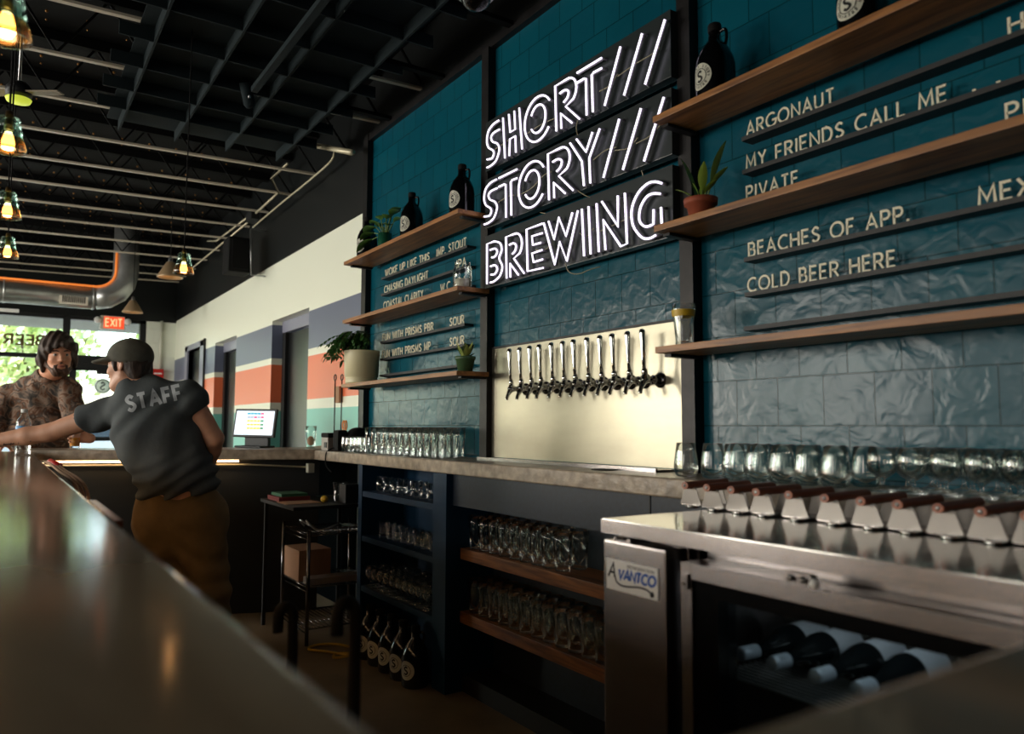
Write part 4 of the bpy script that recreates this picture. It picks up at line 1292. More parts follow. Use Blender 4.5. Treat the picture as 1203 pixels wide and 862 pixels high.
l_ = 'clear pint glass in the rows on the back counter left of the tap panel'
pg = lathe_thing('pint_glass', PINT, (0, 0, 0), 'drink', l_, 'glass', 'pint glasses left of the taps')
row(pg, [(-4.24 + i * 0.0815, y, HC + 0.0005) for y in (1.835, 1.918, 2.0) for i in range(11 if y < 1.99 else 10)])
l_ = 'small clear tasting glass beside the printer at the left end of the back counter'
tg = lathe_thing('tasting_glass', TAST, (0, 0, 0), 'drink', l_, 'glass', 'tasting glasses by the printer')
row(tg, [(-4.60 + i * 0.064, y, HC + 0.0005) for y in (1.82, 1.885) for i in range(5)])
l_ = 'clear stemless tumbler in the double row on the back counter right of the taps'
tu = lathe_thing('tumbler', TUMB, (0, 0, 0), 'drink', l_, 'glass', 'tumblers right of the taps', 22)
row(tu, [(-1.775, 1.86, HC + 0.0005)] + [(-1.66 + i * 0.084, 1.86, HC + 0.0005) for i in range(6)] + [(-1.63 + i * 0.084, 1.95, HC + 0.0005) for i in range(6)])
l_ = 'round-bowled stemmed snifter in the block of glasses at the right end of the back counter'
sn = lathe_thing('snifter_glass', SNIF, (0, 0, 0), 'drink', l_, 'glass', 'snifters on the back counter', 20)
row(sn, [(-1.10 + i * 0.078 + j * 0.02, 1.845 + j * 0.079, HC + 0.0005) for j in range(3) for i in range(9)])
l_ = 'small straight glass on the top shelf of the navy cabinet'
rk = lathe_thing('shot_glass', ROCK, (0, 0, 0), 'drink', l_, 'glass', 'glasses on the navy cabinet top shelf', 14)
row(rk, [(-4.13 + i * 0.089, 1.85 + (i % 2) * 0.01, 0.8575) for i in range(8)])
l_ = 'small straight glass on the second shelf of the navy cabinet'
rk2 = lathe_thing('shot_glass', ROCK, (0, 0, 0), 'drink', l_, 'glass', 'glasses on the navy cabinet second shelf', 14)
row(rk2, [(-4.08 + i * 0.085, 1.85 + (i % 2) * 0.008, 0.6055) for i in range(8)])
l_ = 'stemmed snifter on the third shelf of the navy cabinet'
sn2 = dup(sn, (0, 0, 0), label=l_, group='snifters on the navy cabinet third shelf')
row(sn2, [(-4.16 + i * 0.078, 1.815 + j * 0.08, 0.3255) for j in range(3) for i in range(10)])
l_ = 'tall clear glass on the upper plank shelf under the back counter'
p2 = dup(pg, (0, 0, 0), label=l_, group='glasses on the upper plank shelf')
row(p2, [(-3.13 + i * 0.0825, 1.89 + j * 0.085, 0.6605) for j in range(2) for i in range(9)])
l_ = 'tall clear glass on the lower plank shelf under the back counter'
p3 = dup(pg, (0, 0, 0), label=l_, group='glasses on the lower plank shelf')
row(p3, [(-3.13 + i * 0.0825, 1.89 + j * 0.085, 0.3695) for j in range(2) for i in range(20)])

# ================================================================== GROWLERS
GP = [(0, 0), (0.058, 0.0), (0.064, 0.006), (0.065, 0.02), (0.065, 0.13), (0.061, 0.155), (0.047, 0.188), (0.03, 0.212), (0.022, 0.222), (0.0195, 0.25), (0.022, 0.252), (0.022, 0.274), (0.019, 0.278), (0, 0.278)]


def growler(loc, ang, label, group, full=True):
    g = thing('growler', loc, label, 'growler', group)
    MB().lathe(GP[:9] + [(0.0195, 0.255), (0, 0.255)], loc, (0, 0, 1), 28).build('bottle', 'growler', g)
    MB().lathe([(0.0, 0.25), (0.022, 0.25), (0.0225, 0.256), (0.0225, 0.272), (0.02, 0.278), (0, 0.278)], loc, (0, 0, 1), 20).build('cap', 'rubber', g)
    ha = ang + 1.9
    dx, dy = math.cos(ha), math.sin(ha)
    hp = smooth([(0.019, 0.246), (0.036, 0.25), (0.043, 0.238), (0.043, 0.215), (0.038, 0.192)], 4)
    MB().tube([(loc[0] + dx * r, loc[1] + dy * r, loc[2] + z) for r, z in hp], 0.0055, 8).build('handle', 'growler', g)
    # round paper label curved onto the glass
    R = 0.0654

    def on(u, v, s, e=0.0):
        a = ang + u / R
        rr = R + e + 0.0003 * s
        return (loc[0] + rr * math.cos(a), loc[1] + rr * math.sin(a), loc[2] + 0.085 + v)
    lb = MB()
    rings = 5
    vs, fs = [on(0, 0, 0)], []
    for r in range(1, rings + 1):
        for j in range(32):
            a = 2 * PI * j / 32
            vs.append(on(0.044 * r / rings * math.cos(a), 0.044 * r / rings * math.sin(a), 0))
    for j in range(32):
        fs.append((0, 1 + j, 1 + (j + 1) % 32))
    for r in range(rings - 1):
        for j in range(32):
            a, b = 1 + r * 32 + j, 1 + r * 32 + (j + 1) % 32
            fs.append((a, a + 32, b + 32, b))
    lo = lb.add(vs, fs, True).build('label', 'label', g)
    pm = MB()
    strokes_mb(pm, [subdiv([((u - 0.27) * 0.036, (v - 0.5) * 0.034) for u, v in GL['S'][1][0]], 0.004)], 0.0075, lambda u, v, s: on(u, v, s, 0.0006), depth=False)
    strokes_mb(pm, [arc(0, 0, 0.0255, 0.0255, 0, 360, 32)], 0.0024, lambda u, v, s: on(u, v, s, 0.0006), depth=False)
    if full:
        word = 'SHORT STORY BREWING '
        for q, ch in enumerate(word):
            if ch == ' ':
                continue
            th = PI * 0.95 - 2 * PI * q / len(word)
            wd, sts = GL[ch]
            for st in sts:
                pp = []
                for u, v in st:
                    uu, vv = (u - wd / 2) * 0.0072, 0.0295 + v * 0.0085
                    pp.append((uu * math.sin(th) + vv * math.cos(th), -uu * math.cos(th) + vv * math.sin(th)))
                strokes_mb(pm, [pp], 0.0016, lambda u, v, s: on(u, v, s, 0.0006), depth=False)
    pm.build('label_print', 'ink', lo, fix=False)
    return g


TS = SZ[2] + 0.0225
AW = math.radians(205)     # labels face the far left of the aisle
growler((-3.355, 1.925, TS), math.radians(282), 'black growler at the right end of the top left shelf, beside the neon sign', 'growlers on the wall shelves')
growler((-3.93, 1.925, TS), math.radians(285), 'black growler in the middle of the top left shelf, right of the leafy plant', 'growlers on the wall shelves')
growler((-4.57, 1.925, TS), math.radians(286), 'black growler at the left end of the top left shelf, half behind the leafy plant', 'growlers on the wall shelves')
growler((-1.685, 1.93, TS), math.radians(262), 'black growler at the left end of the top right shelf', 'growlers on the wall shelves')
growler((-1.165, 1.93, TS), math.radians(268), 'black growler on the top right shelf, cut off by the top of the photo', 'growlers on the wall shelves')
gl0 = None
for i, x in enumerate((-3.93, -3.795, -3.66, -3.525, -3.39)):
    lb = 'black growler on the floor under the navy cabinet, %s from the left' % ORD[i]
    if gl0 is None:
        gl0 = growler((x, 1.71, 0.0005), math.radians(292), lb, 'growlers under the navy cabinet', False)
    else:
        dup(gl0, (x, 1.71, 0.0005), label=lb)

# ================================================================== PLANTS AND SHELF GLASSES
def leaf(mb, base, tip, width, bend, n=6, fold=0.25):
    b, t = Vector(base), Vector(tip)
    d = t - b
    L = d.length
    d.normalize()
    side = d.cross(Vector((0, 0, 1)))
    side = side.normalized() if side.length > 1e-3 else Vector((1, 0, 0))
    up = side.cross(d)
    vs, fs = [], []
    for i in range(n + 1):
        s = i / n
        w = width * math.sin(PI * min(1, s * 0.92 + 0.06)) ** 0.8
        c = b + d * (L * s) + up * (-bend * L * s * s + bend * L * 0.3 * s)
        vs += [c - side * w + up * w * fold, c, c + side * w + up * w * fold]
    for i in range(n):
        a = i * 3
        fs += [(a, a + 1, a + 4, a + 3), (a + 1, a + 2, a + 5, a + 4)]
    mb.add(vs, fs, True)


def stalk(mb, a, b, r=0.0025):
    mb.tube([a, ((a[0] + b[0]) / 2, (a[1] + b[1]) / 2, (a[2] + b[2]) / 2 + 0.004), b], r, 5)


rnd = random.Random(11)
px, py, pz = -1.735, 1.905, SZ[1] + 0.0225
pp = thing('potted_plant', (px, py, pz), 'small lime-green plant in a terracotta pot on the middle right shelf', 'potted plant')
po = MB().lathe([(0, 0), (0.036, 0), (0.046, 0.052), (0.054, 0.052), (0.056, 0.072), (0.05, 0.072), (0.046, 0.06), (0, 0.058)], (px, py, pz), (0, 0, 1), 24).build('pot', 'terra', pp)
MB().lathe([(0.0, 0.0605), (0.046, 0.0605)], (px, py, pz)).build('soil', 'soil', po)
st, lf = MB(), MB()
for (dx, dz0, dz1, w, lean) in ((-0.045, 0.07, 0.215, 0.02, -0.5), (-0.035, 0.06, 0.16, 0.016, -0.4), (0.055, 0.10, 0.235, 0.018, 0.5), (0.02, 0.08, 0.17, 0.016, 0.3), (-0.075, 0.07, 0.115, 0.014, -1), (0.085, 0.09, 0.135, 0.013, 1.0), (0.075, 0.065, 0.09, 0.012, 1.2), (-0.02, 0.07, 0.12, 0.014, -0.3), (0.01, 0.06, 0.10, 0.014, 0.4)):
    yy = rnd.uniform(-0.025, 0.025)
    b0 = (px + dx * 0.25, py + yy * 0.4, pz + 0.06)
    m0 = (px + dx * 0.5, py + yy, pz + dz0 + 0.02)
    stalk(st, b0, m0)
    leaf(lf, m0, (px + dx * 1.35, py + yy * 1.8 - 0.01, pz + dz1 + 0.02), w, 0.12)
st.build('stems', 'stem', pp)
lf.build('leaves', 'leafy', pp)

px, py, pz = -4.575, 1.905, SZ[0] + 0.0225
pp = thing('potted_fern', (px, py, pz), 'bushy dark green fern in a large cream pot on the lowest left shelf', 'potted plant')
po = MB().lathe([(0, 0), (0.125, 0), (0.128, 0.006), (0.128, 0.035), (0.126, 0.037), (0.134, 0.045), (0.14, 0.21), (0.142, 0.224), (0.128, 0.224), (0.124, 0.19), (0, 0.185)], (px, py, pz), (0, 0, 1), 36)
po = MB().lathe([(0, 0), (0.098, 0), (0.1, 0.005), (0.1, 0.033), (0.098, 0.036), (0.105, 0.042), (0.111, 0.195), (0.113, 0.206), (0.102, 0.206), (0.1, 0.18), (0, 0.176)], (px, py, pz), (0, 0, 1), 36).build('pot', 'creampot', pp)
MB().lathe([(0, 0.178), (0.099, 0.178)], (px, py, pz)).build('soil', 'soil', po)
st, lf = MB(), MB()
for k in range(64):
    a = rnd.uniform(0, 2 * PI)
    if math.sin(a) > 0.3:
        a = -a
    L = rnd.uniform(0.08, 0.2)
    if math.cos(a) > 0.2:
        L *= 0.42
    elif math.cos(a) < -0.3:
        L *= 1.35
    hz = rnd.uniform(0.0, 0.09)
    tip = (px + math.cos(a) * L, min(py + math.sin(a) * L, 2.0), pz + 0.2 + hz - L * 0.28 * rnd.uniform(0, 1.2))
    mid = (px + math.cos(a) * L * 0.55, min(py + math.sin(a) * L * 0.55, 2.0), pz + 0.24 + hz)
    b0 = (px + math.cos(a) * 0.04, py + math.sin(a) * 0.04, pz + 0.18)
    pts = smooth([b0, mid, tip], 5)
    st.tube(pts, 0.0018, 4)
    for q in range(2, len(pts) - 1):
        c, d = Vector(pts[q]), (Vector(pts[q + 1]) - Vector(pts[q - 1])).normalized()
        sd = d.cross(Vector((0, 0, 1))).normalized()
        for s in (-1, 1):
            leaf(lf, c, c + sd * s * rnd.uniform(0.022, 0.036) + d * 0.018 + Vector((0, 0, -0.006)), 0.009, 0.2, 4)
    leaf(lf, pts[-2], Vector(pts[-1]) + (Vector(pts[-1]) - Vector(pts[-3])) * 0.6, 0.01, 0.2, 4)
st.build('stems', 'stem', pp)
lf.build('fronds', 'leafd', pp)

px, py, pz = -4.24, 1.90, TS
pp = thing('potted_plant', (px, py, pz), 'broad-leaved plant in a green glass pot on the top left shelf', 'potted plant')
MB().lathe([(0, 0), (0.04, 0), (0.043, 0.004), (0.042, 0.1), (0.038, 0.1), (0.038, 0.08), (0, 0.078)], (px, py, pz), (0, 0, 1), 24).build('pot', 'bottlepot', pp)
st, lf = MB(), MB()
for (dx, dy, z1, w) in ((-0.22, -0.03, 0.17, 0.04), (-0.16, 0.02, 0.2, 0.038), (-0.1, -0.04, 0.19, 0.036), (-0.05, 0.0, 0.15, 0.03), (0.1, -0.02, 0.2, 0.034), (0.18, 0.0, 0.22, 0.036), (0.12, 0.03, 0.25, 0.032), (0.16, -0.03, 0.13, 0.03), (-0.19, -0.06, 0.11, 0.034), (-0.3, -0.04, 0.07, 0.03), (0.02, -0.05, 0.2, 0.034), (0.2, 0.03, 0.17, 0.03)):
    b0 = (px + dx * 0.1, py + dy * 0.2, pz + 0.09)
    m0 = (px + dx * 0.45, py + dy * 0.6, pz + 0.09 + (z1 - 0.07) * 0.7)
    stalk(st, b0, m0, 0.003)
    leaf(lf, m0, (px + dx * 1.05, min(py + dy * 1.3, 2.0), pz + z1), w, 0.25)
st.build('stems', 'stem', pp)
lf.build('leaves', 'leafm', pp)

px, py, pz = -3.265, 1.90, SZ[0] + 0.0225
pp = thing('potted_succulent', (px, py, pz), 'small variegated plant in a green pot at the right end of the lowest left shelf', 'potted plant')
MB().lathe([(0, 0), (0.036, 0), (0.046, 0.058), (0.05, 0.06), (0.05, 0.075), (0.045, 0.075), (0.043, 0.06), (0, 0.058)], (px, py, pz), (0, 0, 1), 24).build('pot', 'greenpot', pp)
lf = MB()
for k in range(26):
    a = rnd.uniform(0, 2 * PI)
    L = rnd.uniform(0.02, 0.06)
    h = rnd.uniform(0.03, 0.1)
    leaf(lf, (px + math.cos(a) * 0.012, py + math.sin(a) * 0.012, pz + 0.06), (px + math.cos(a) * L, py + math.sin(a) * L, pz + 0.06 + h), rnd.uniform(0.01, 0.016), 0.1, 5)
lf.build('leaves', 'leafv', pp)

px, py, pz = -3.30, 1.90, SZ[1] + 0.0225
jr = thing('mason_jar', (px, py, pz), 'clear jar glass with a printed emblem at the right end of the middle left shelf', 'jar')
MB().lathe([(0, 0), (0.04, 0), (0.046, 0.006), (0.047, 0.02), (0.047, 0.1), (0.04, 0.118), (0.039, 0.135), (0.041, 0.137), (0.037, 0.137), (0.037, 0.118), (0.044, 0.1), (0.044, 0.012), (0, 0.01)], (px, py, pz), (0, 0, 1), 26).build('jar', 'drink', jr)
lm = MB()
ja = math.radians(215)
on = lambda u, v, s: (px + 0.0475 * math.cos(ja + u / 0.0475), py + 0.0475 * math.sin(ja + u / 0.0475), pz + 0.07 + v)
strokes_mb(lm, [subdiv([((u - 0.27) * 0.04, (v - 0.5) * 0.036) for u, v in GL['S'][1][0]], 0.004)], 0.007, on, depth=False)
strokes_mb(lm, [arc(0, 0, 0.028, 0.028, 0, 360, 28)], 0.004, on, depth=False)
lm.build('printed_emblem', 'label', jr, fix=False)
MB().lathe([(0, 0.011), (0.042, 0.012), (0.042, 0.05), (0, 0.05)], (px, py, pz), (0, 0, 1), 20).build('contents', 'paper', jr)

px, py, pz = -1.80, 1.885, SZ[0] + 0.0225
yg = thing('beer_glass', (px, py, pz), 'clear beer glass with a yellow band on the lowest right shelf, left end', 'glass')
MB().lathe(cupprof([(0.026, 0), (0.028, 0.003), (0.027, 0.02), (0.033, 0.08), (0.039, 0.12), (0.038, 0.14)], base=0.012), (px, py, pz), (0, 0, 1), 24).build('glass', 'drink', yg)
MB().lathe([(0.0365, 0.098), (0.0395, 0.12)], (px, py, pz), (0, 0, 1), 24).build('printed_band', 'yellow', yg)

# ================================================================== LEFT END OF THE BACK COUNTER
px, py = -4.86, 1.84
pr = thing('receipt_printer', (px, py, HC), 'grey receipt printer at the corner of the back counter', 'printer')
MB().box(px - 0.07, px + 0.05, py - 0.06, py + 0.08, HC, HC + 0.085, 0.006).build('case', 'grey', pr)
MB().box(px - 0.075, px + 0.055, py - 0.062, py + 0.085, HC + 0.085, HC + 0.115, 0.01).build('lid', 'rubber', pr)
MB().box(px - 0.01, px + 0.035, py - 0.064, py - 0.058, HC + 0.02, HC + 0.055).build('paper_slot', 'black', pr)
px = -4.72
tm = thing('card_machine', (px, 1.87, HC), 'black rounded card machine beside the receipt printer', 'card machine')
tmv = MB().box(px - 0.065, px + 0.03, 1.80, 1.87, HC, HC + 0.135, 0.022)
tmv.build('body', 'rubber', tm)
MB().lathe([(0, -0.05), (0.06, -0.05), (0.075, -0.03), (0.075, 0.03), (0.06, 0.05), (0, 0.05)], (px + 0.02, 1.94, HC + 0.076), (1, 0, 0), 24).build('drum', 'rubber', tm)
MB().tube(smooth([(px - 0.03, 1.80, HC + 0.02), (px - 0.04, 1.77, HC + 0.006), (px - 0.045, 1.752, HC - 0.02), (px - 0.03, 1.75, HC - 0.09), (px + 0.05, 1.756, HC - 0.13)], 5), 0.004, 6).build('power_cable', 'rubber', tm)
rh = thing('order_spike', (-5.0, 1.99, HC + 0.006), 'stand of four tall black rods with ring tops behind the printer', 'check holder')
MB().box(-5.22, -4.80, 1.955, 2.035, HC + 0.006, HC + 0.018, 0.003).build('base', 'black', rh)
for (x, y, z) in ((-5.19, 1.965, 0.48), (-5.075, 1.97, 0.475), (-4.885, 2.02, 0.40), (-4.835, 2.02, 0.40)):
    m = MB().tube([(x, y, HC + 0.01), (x, y, HC + z)], 0.0045, 8)
    m.tube([(x + 0.02 * math.cos(a), y, HC + z + 0.02 + 0.02 * math.sin(a)) for a in [2 * PI * k / 20 for k in range(21)]], 0.004, 6, cap=False)
    m.build('rod', 'black', rh)
sc_ = thing('scissors', (-4.83, 1.90, HC + 0.115), 'orange-handled scissors standing in a holder on the printer', 'scissors')
mm = MB()
for dx, tilt in ((-0.02, -0.2), (0.02, 0.2)):
    mm.tube([(-4.83 + dx + 0.017 * math.cos(a), 1.90, HC + 0.165 + 0.03 * math.sin(a)) for a in [2 * PI * k / 20 for k in range(21)]], 0.005, 6, cap=False)
mm.build('handles', 'orange', sc_)
MB().bar((-4.84, 1.90, HC + 0.1155), (-4.82, 1.90, HC + 0.15), 0.012, 0.003).bar((-4.82, 1.903, HC + 0.1155), (-4.84, 1.903, HC + 0.15), 0.012, 0.003).build('blades', 'silver', sc_)
mn = thing('menu_sheet', (-5.12, 1.93, FZ), 'curled paper sheet lying on the counter left of the printer', 'paper')
MB().add([(-5.28 + 0.2 * i / 8, 1.80 + 0.12 * j, FZ + 0.002 + 0.02 * math.sin(PI * i / 8) * (0.6 + 0.4 * j)) for i in range(9) for j in (0, 1)], [(2 * i, 2 * i + 1, 2 * i + 3, 2 * i + 2) for i in range(8)], True).build('sheet', 'paper', mn)
gx = thing('tip_glass', (-5.28, 1.83, FZ), 'tall glass with coins and paper in it, between the screen and the printer', 'glass')
MB().lathe(PINT, (-5.28, 1.83, FZ + 0.0005), (0, 0, 1), 20).build('glass', 'drink', gx)
MB().ball((-5.28, 1.83, FZ + 0.05), 0.026, (1, 1, 1.3), 6).build('contents', 'cardboard', gx)

# point-of-sale screen
mo = thing('sale_screen', P(305, 524, 5.35).xyz * 1, 'lit touch screen with coloured buttons on the far counter', 'screen')
mo.location.z = FZ
c0 = P(300, 497, 5.42)
ex = (P(329, 498, 5.35) - P(271, 497, 5.5)).normalized()
ez = Vector((0, 0, 1))
ey = ez.cross(ex).normalized()
tl = 0.16
ez2 = (ez * math.cos(tl) - ey * (-math.sin(tl))).normalized()
ez2 = (ez * math.cos(tl) + ey * math.sin(tl)).normalized()
ey2 = ez2.cross(ex).normalized()
Wd, Hd = 0.355, 0.2
MB().obox(c0, ex, ey2, ez2, Wd, 0.022, Hd).build('housing', 'black', mo, bevel=0.004)
face = -1 if ey2.dot(-F) < 0 else 1
scp = MB().obox(c0 + ey2 * 0.0118 * face, ex, ey2, ez2, Wd - 0.03, 0.001, Hd - 0.03).build('display', 'screen', mo)
keys = [['tealkey'] * 4 + ['pink'], ['greykey', 'greykey', 'pink', 'greykey', 'pink'], ['yellowkey'] * 4 + ['greenkey'], ['yellowkey'] * 4 + ['greenkey'], ['yellowkey'] * 4 + ['greenkey']]
for r_, rw in enumerate(keys):
    for c_, kc in enumerate(rw):
        q = c0 + ey2 * 0.0126 * face + ex * (-0.055 + c_ * 0.029 + r_ * 0.002) + ez2 * (0.066 - r_ * 0.026)
        MB().obox(q, ex, ey2, ez2, 0.026, 0.0008, 0.013).build('screen_button', kc, scp)
bs = Vector((c0.x, c0.y, FZ))
MB().obox(bs + Vector((0, 0, 0.05)) - ey2 * 0.03 * face, ex, ey, ez, 0.2, 0.03, 0.1).obox(bs + Vector((0, 0, 0.008)), ex, ey, ez, 0.22, 0.16, 0.014).build('stand', 'black', mo, bevel=0.003)

# ================================================================== UNDER THE FAR END
wr = thing('wire_rack', (-4.66, 1.6, 0), 'chrome wire rack full of odds and ends beside the navy cabinet', 'wire rack')
RX0, RX1, RY0, RY1 = -4.95, -4.45, 1.42, 1.86
RX0, RX1, RY0, RY1 = -4.78, -4.32, 1.50, 1.93
for x in (RX0, RX1):
    for y in (RY0, RY1):
        MB().tube([(x, y, 0.0), (x, y, 0.64)], 0.011, 10).build('post', 'darkchrome', wr)
for z in (0.09, 0.32, 0.61):
    m = MB()
    for y in (RY0, RY1):
        m.tube([(RX0, y, z), (RX1, y, z)], 0.005, 6).tube([(RX0, y, z - 0.025), (RX1, y, z - 0.025)], 0.004, 6)
    for x in (RX0, RX1):
        m.tube([(x, RY0, z), (x, RY1, z)], 0.005, 6)
    for k in range(1, 16):
        yy = RY0 + (RY1 - RY0) * k / 16
        m.tube([(RX0, yy, z), (RX1, yy, z)], 0.0025, 5)
    m.build('wire_shelf', 'darkchrome', wr)
tc_ = MB().box(-4.95, -4.30, 1.40, 1.95, 0.755, 0.775, 0.003)
hs = thing('corner_shelf', (-4.6, 1.66, 0.0), 'dark shelf board with binders and cups above the wire rack', 'shelf')
tc_.build('board', 'black', hs)
for bx in ((-4.93, -4.91, 1.42, 1.44), (-4.93, -4.91, 1.9, 1.92), (-4.31, -4.30, 1.935, 1.95)):
    MB().box(*bx, 0.0, 0.755).build('leg', 'black', hs)
b1 = MB().box(-4.9, -4.66, 1.43, 1.62, 0.7755, 0.80).build('binder', 'bookred', label='dark red binder lying on the shelf under the counter corner', cat='binder')
b2 = MB().box(-4.89, -4.68, 1.45, 1.61, 0.8005, 0.818).build('binder', 'bookgreen', label='green binder lying on the red binder', cat='binder')
b3 = MB().box(-4.64, -4.46, 1.41, 1.62, 0.7755, 0.779).build('paper_pad', 'cardboard', label='pinkish paper pad at the front of the shelf under the counter corner', cat='paper pad')
cu = lathe_thing('clear_cup', cupprof([(0.035, 0), (0.037, 0.003), (0.045, 0.115)]), (-4.5, 1.75, 0.7755), 'drink', 'clear plastic cup on the shelf under the counter corner', 'cup', None)
MB().box(-4.44, -4.34, 1.72, 1.84, 0.7755, 0.885, 0.004).build('storage_box', 'black', label='small black box on the shelf under the counter corner', cat='box')
MB().ball((-4.47, 1.64, 0.797), 0.022, (1.3, 1, 0.9), 8).build('sponge', 'yellow', label='small yellow sponge beside the clear cup', cat='sponge')
MB().box(-4.77, -4.5, 1.505, 1.7, 0.3235, 0.5, 0.003).build('cardboard_box', 'cardboard', label='tan cardboard box leaning on the wire rack', cat='box')
MB().box(-4.46, -4.35, 1.52, 1.88, 0.3235, 0.36, 0.003).build('folded_tray', 'grey', label='grey flat tray on the wire rack beside the cardboard box', cat='tray')
MB().tube(smooth([(-4.7, 1.6, 0.618), (-4.66, 1.56, 0.66), (-4.6, 1.6, 0.63), (-4.52, 1.55, 0.67), (-4.45, 1.6, 0.62), (-4.4, 1.7, 0.65), (-4.36, 1.6, 0.622)], 5), 0.006, 6).build('cable_tangle', 'silver', label='tangle of grey cable on the top wire shelf', cat='cable')
cdp = [(-4.0, 1.62), (-4.12, 1.55), (-4.22, 1.48), (-4.28, 1.54), (-4.24, 1.64), (-4.1, 1.7), (-3.98, 1.66), (-4.06, 1.58), (-4.0, 1.54), (-3.95, 1.6), (-4.02, 1.65)]
MB().tube(smooth([(x, y, 0.008 + (0.012 if i in (6, 9) else 0)) for i, (x, y) in enumerate(cdp)], 6), 0.007, 8).build('extension_cord', 'yellow', label='coiled yellow extension cord on the floor by the navy cabinet', cat='cord')
pw = P(266, 665, 5.0)
MB().obox(along(0.62, -0.075, 0.26), (fd.x, fd.y, 0), (fn_.x, fn_.y, 0), (0, 0, 1), 0.11, 0.04, 0.05).build('power_strip', 'paper', label='pale socket box low on the dark front of the far counter', cat='socket')
ox = Vector(along(0.985, -0.03, FZ - 0.125))
MB().obox(ox, (1, 0, 0), (0, 1, 0), (0, 0, 1), 0.05, 0.04, 0.06).build('junction_box', 'whitepipe', label='small white junction box under the counter corner', cat='junction box')

us = thing('added_sink_reflector', (-2.0, 0.2, 0), 'unseen steel sink unit added below the inner bar edge to brighten fridge reflections', 'sink')
m = MB()
SX0, SX1 = -3.1, -0.7
m.box(SX0, SX1, 0.03, 0.05, 0.1, 0.9).box(SX0, SX1, 0.38, 0.4, 0.55, 0.82).box(SX0, SX0 + 0.02, 0.05, 0.38, 0.1, 0.82).box(SX1 - 0.02, SX1, 0.05, 0.38, 0.1, 0.82).box(SX0, SX1, 0.05, 0.38, 0.55, 0.57)
for k in range(1, 4):
    xk = SX0 + (SX1 - SX0) * k / 4
    m.box(xk - 0.05, xk + 0.05, 0.05, 0.38, 0.57, 0.82)
m.build('basin', 'steel', us)  # unseen steel added so the fridge front has something bright to reflect
for x in (SX0 + 0.05, (SX0 + SX1) / 2, SX1 - 0.05):
    MB().tube([(x, 0.36, 0), (x, 0.36, 0.55)], 0.02, 10).build('leg', 'steel', us)

# gooseneck taps of the bar sinks, seen out of focus over the bar edge
fs = None
SK = [P(418, 700, 1.3), P(345, 706, 1.62)]
for i, (x, y) in enumerate(((SK[0].x, SK[0].y), (SK[1].x, SK[1].y))):
    lb = ('black gooseneck sink tap nearest the camera behind the bar', 'black gooseneck sink tap farther along behind the bar')[i]
    if fs is None:
        fs = thing('sink_tap', (x, y, 0.0), lb, 'sink tap', 'gooseneck taps behind the bar')
        zt = SK[0].z - 0.03
        MB().tube([(x, y, 0.0), (x, y, 0.06), (x, y, zt)] + [(x, y - 0.016 + 0.016 * math.cos(a), zt + 0.022 * math.sin(a)) for a in [PI * k / 12 for k in range(1, 13)]] + [(x, y - 0.032, zt - 0.03)], 0.011, 10).build('spout', 'rubber', fs)
        MB().lathe([(0, 0), (0.035, 0), (0.035, 0.015), (0.018, 0.03), (0, 0.03)], (x, y, 0.0)).build('foot', 'black', fs)
        MB().tube([(x, y - 0.012, 0.72), (x, y - 0.03, 0.73)], 0.008, 8).build('lever', 'rubber', fs)
    else:
        dup(fs, (x, y, SK[1].z - SK[0].z), label=lb)

# soda-gun hose bundle at the inner bar edge
hz = thing('soda_gun_hose', (-3.5, 0.19, HC - 0.03), 'bundle of tan and red hoses hooked along the inner bar edge', 'hose')
for k in range(3):
    MB().tube(smooth([(-4.3, 0.182 + k * 0.01, HC - 0.012), (-3.7, 0.186 + k * 0.01, HC + 0.002), (-3.2, 0.19 + k * 0.011, HC - 0.004), (-2.7, 0.21 + k * 0.012, HC - 0.03), (-2.5, 0.22 + k * 0.01, HC - 0.14)], 6), 0.005, 7).build('hose', 'cardboard', hz)
MB().tube([(-3.9, 0.2, HC + 0.001), (-3.45, 0.205, HC + 0.002)], 0.014, 10).build('red_sleeve', 'red', hz)
MB().box(-1.95, -1.5, 0.176, 0.19, HC - 0.05, HC - 0.006).build('led_glow_strip', 'copper', label='copper strip standing in for the LED glow at the inner bar edge by the bartender', cat='strip')  # copper colour stands in for the LED glow under the bar edge

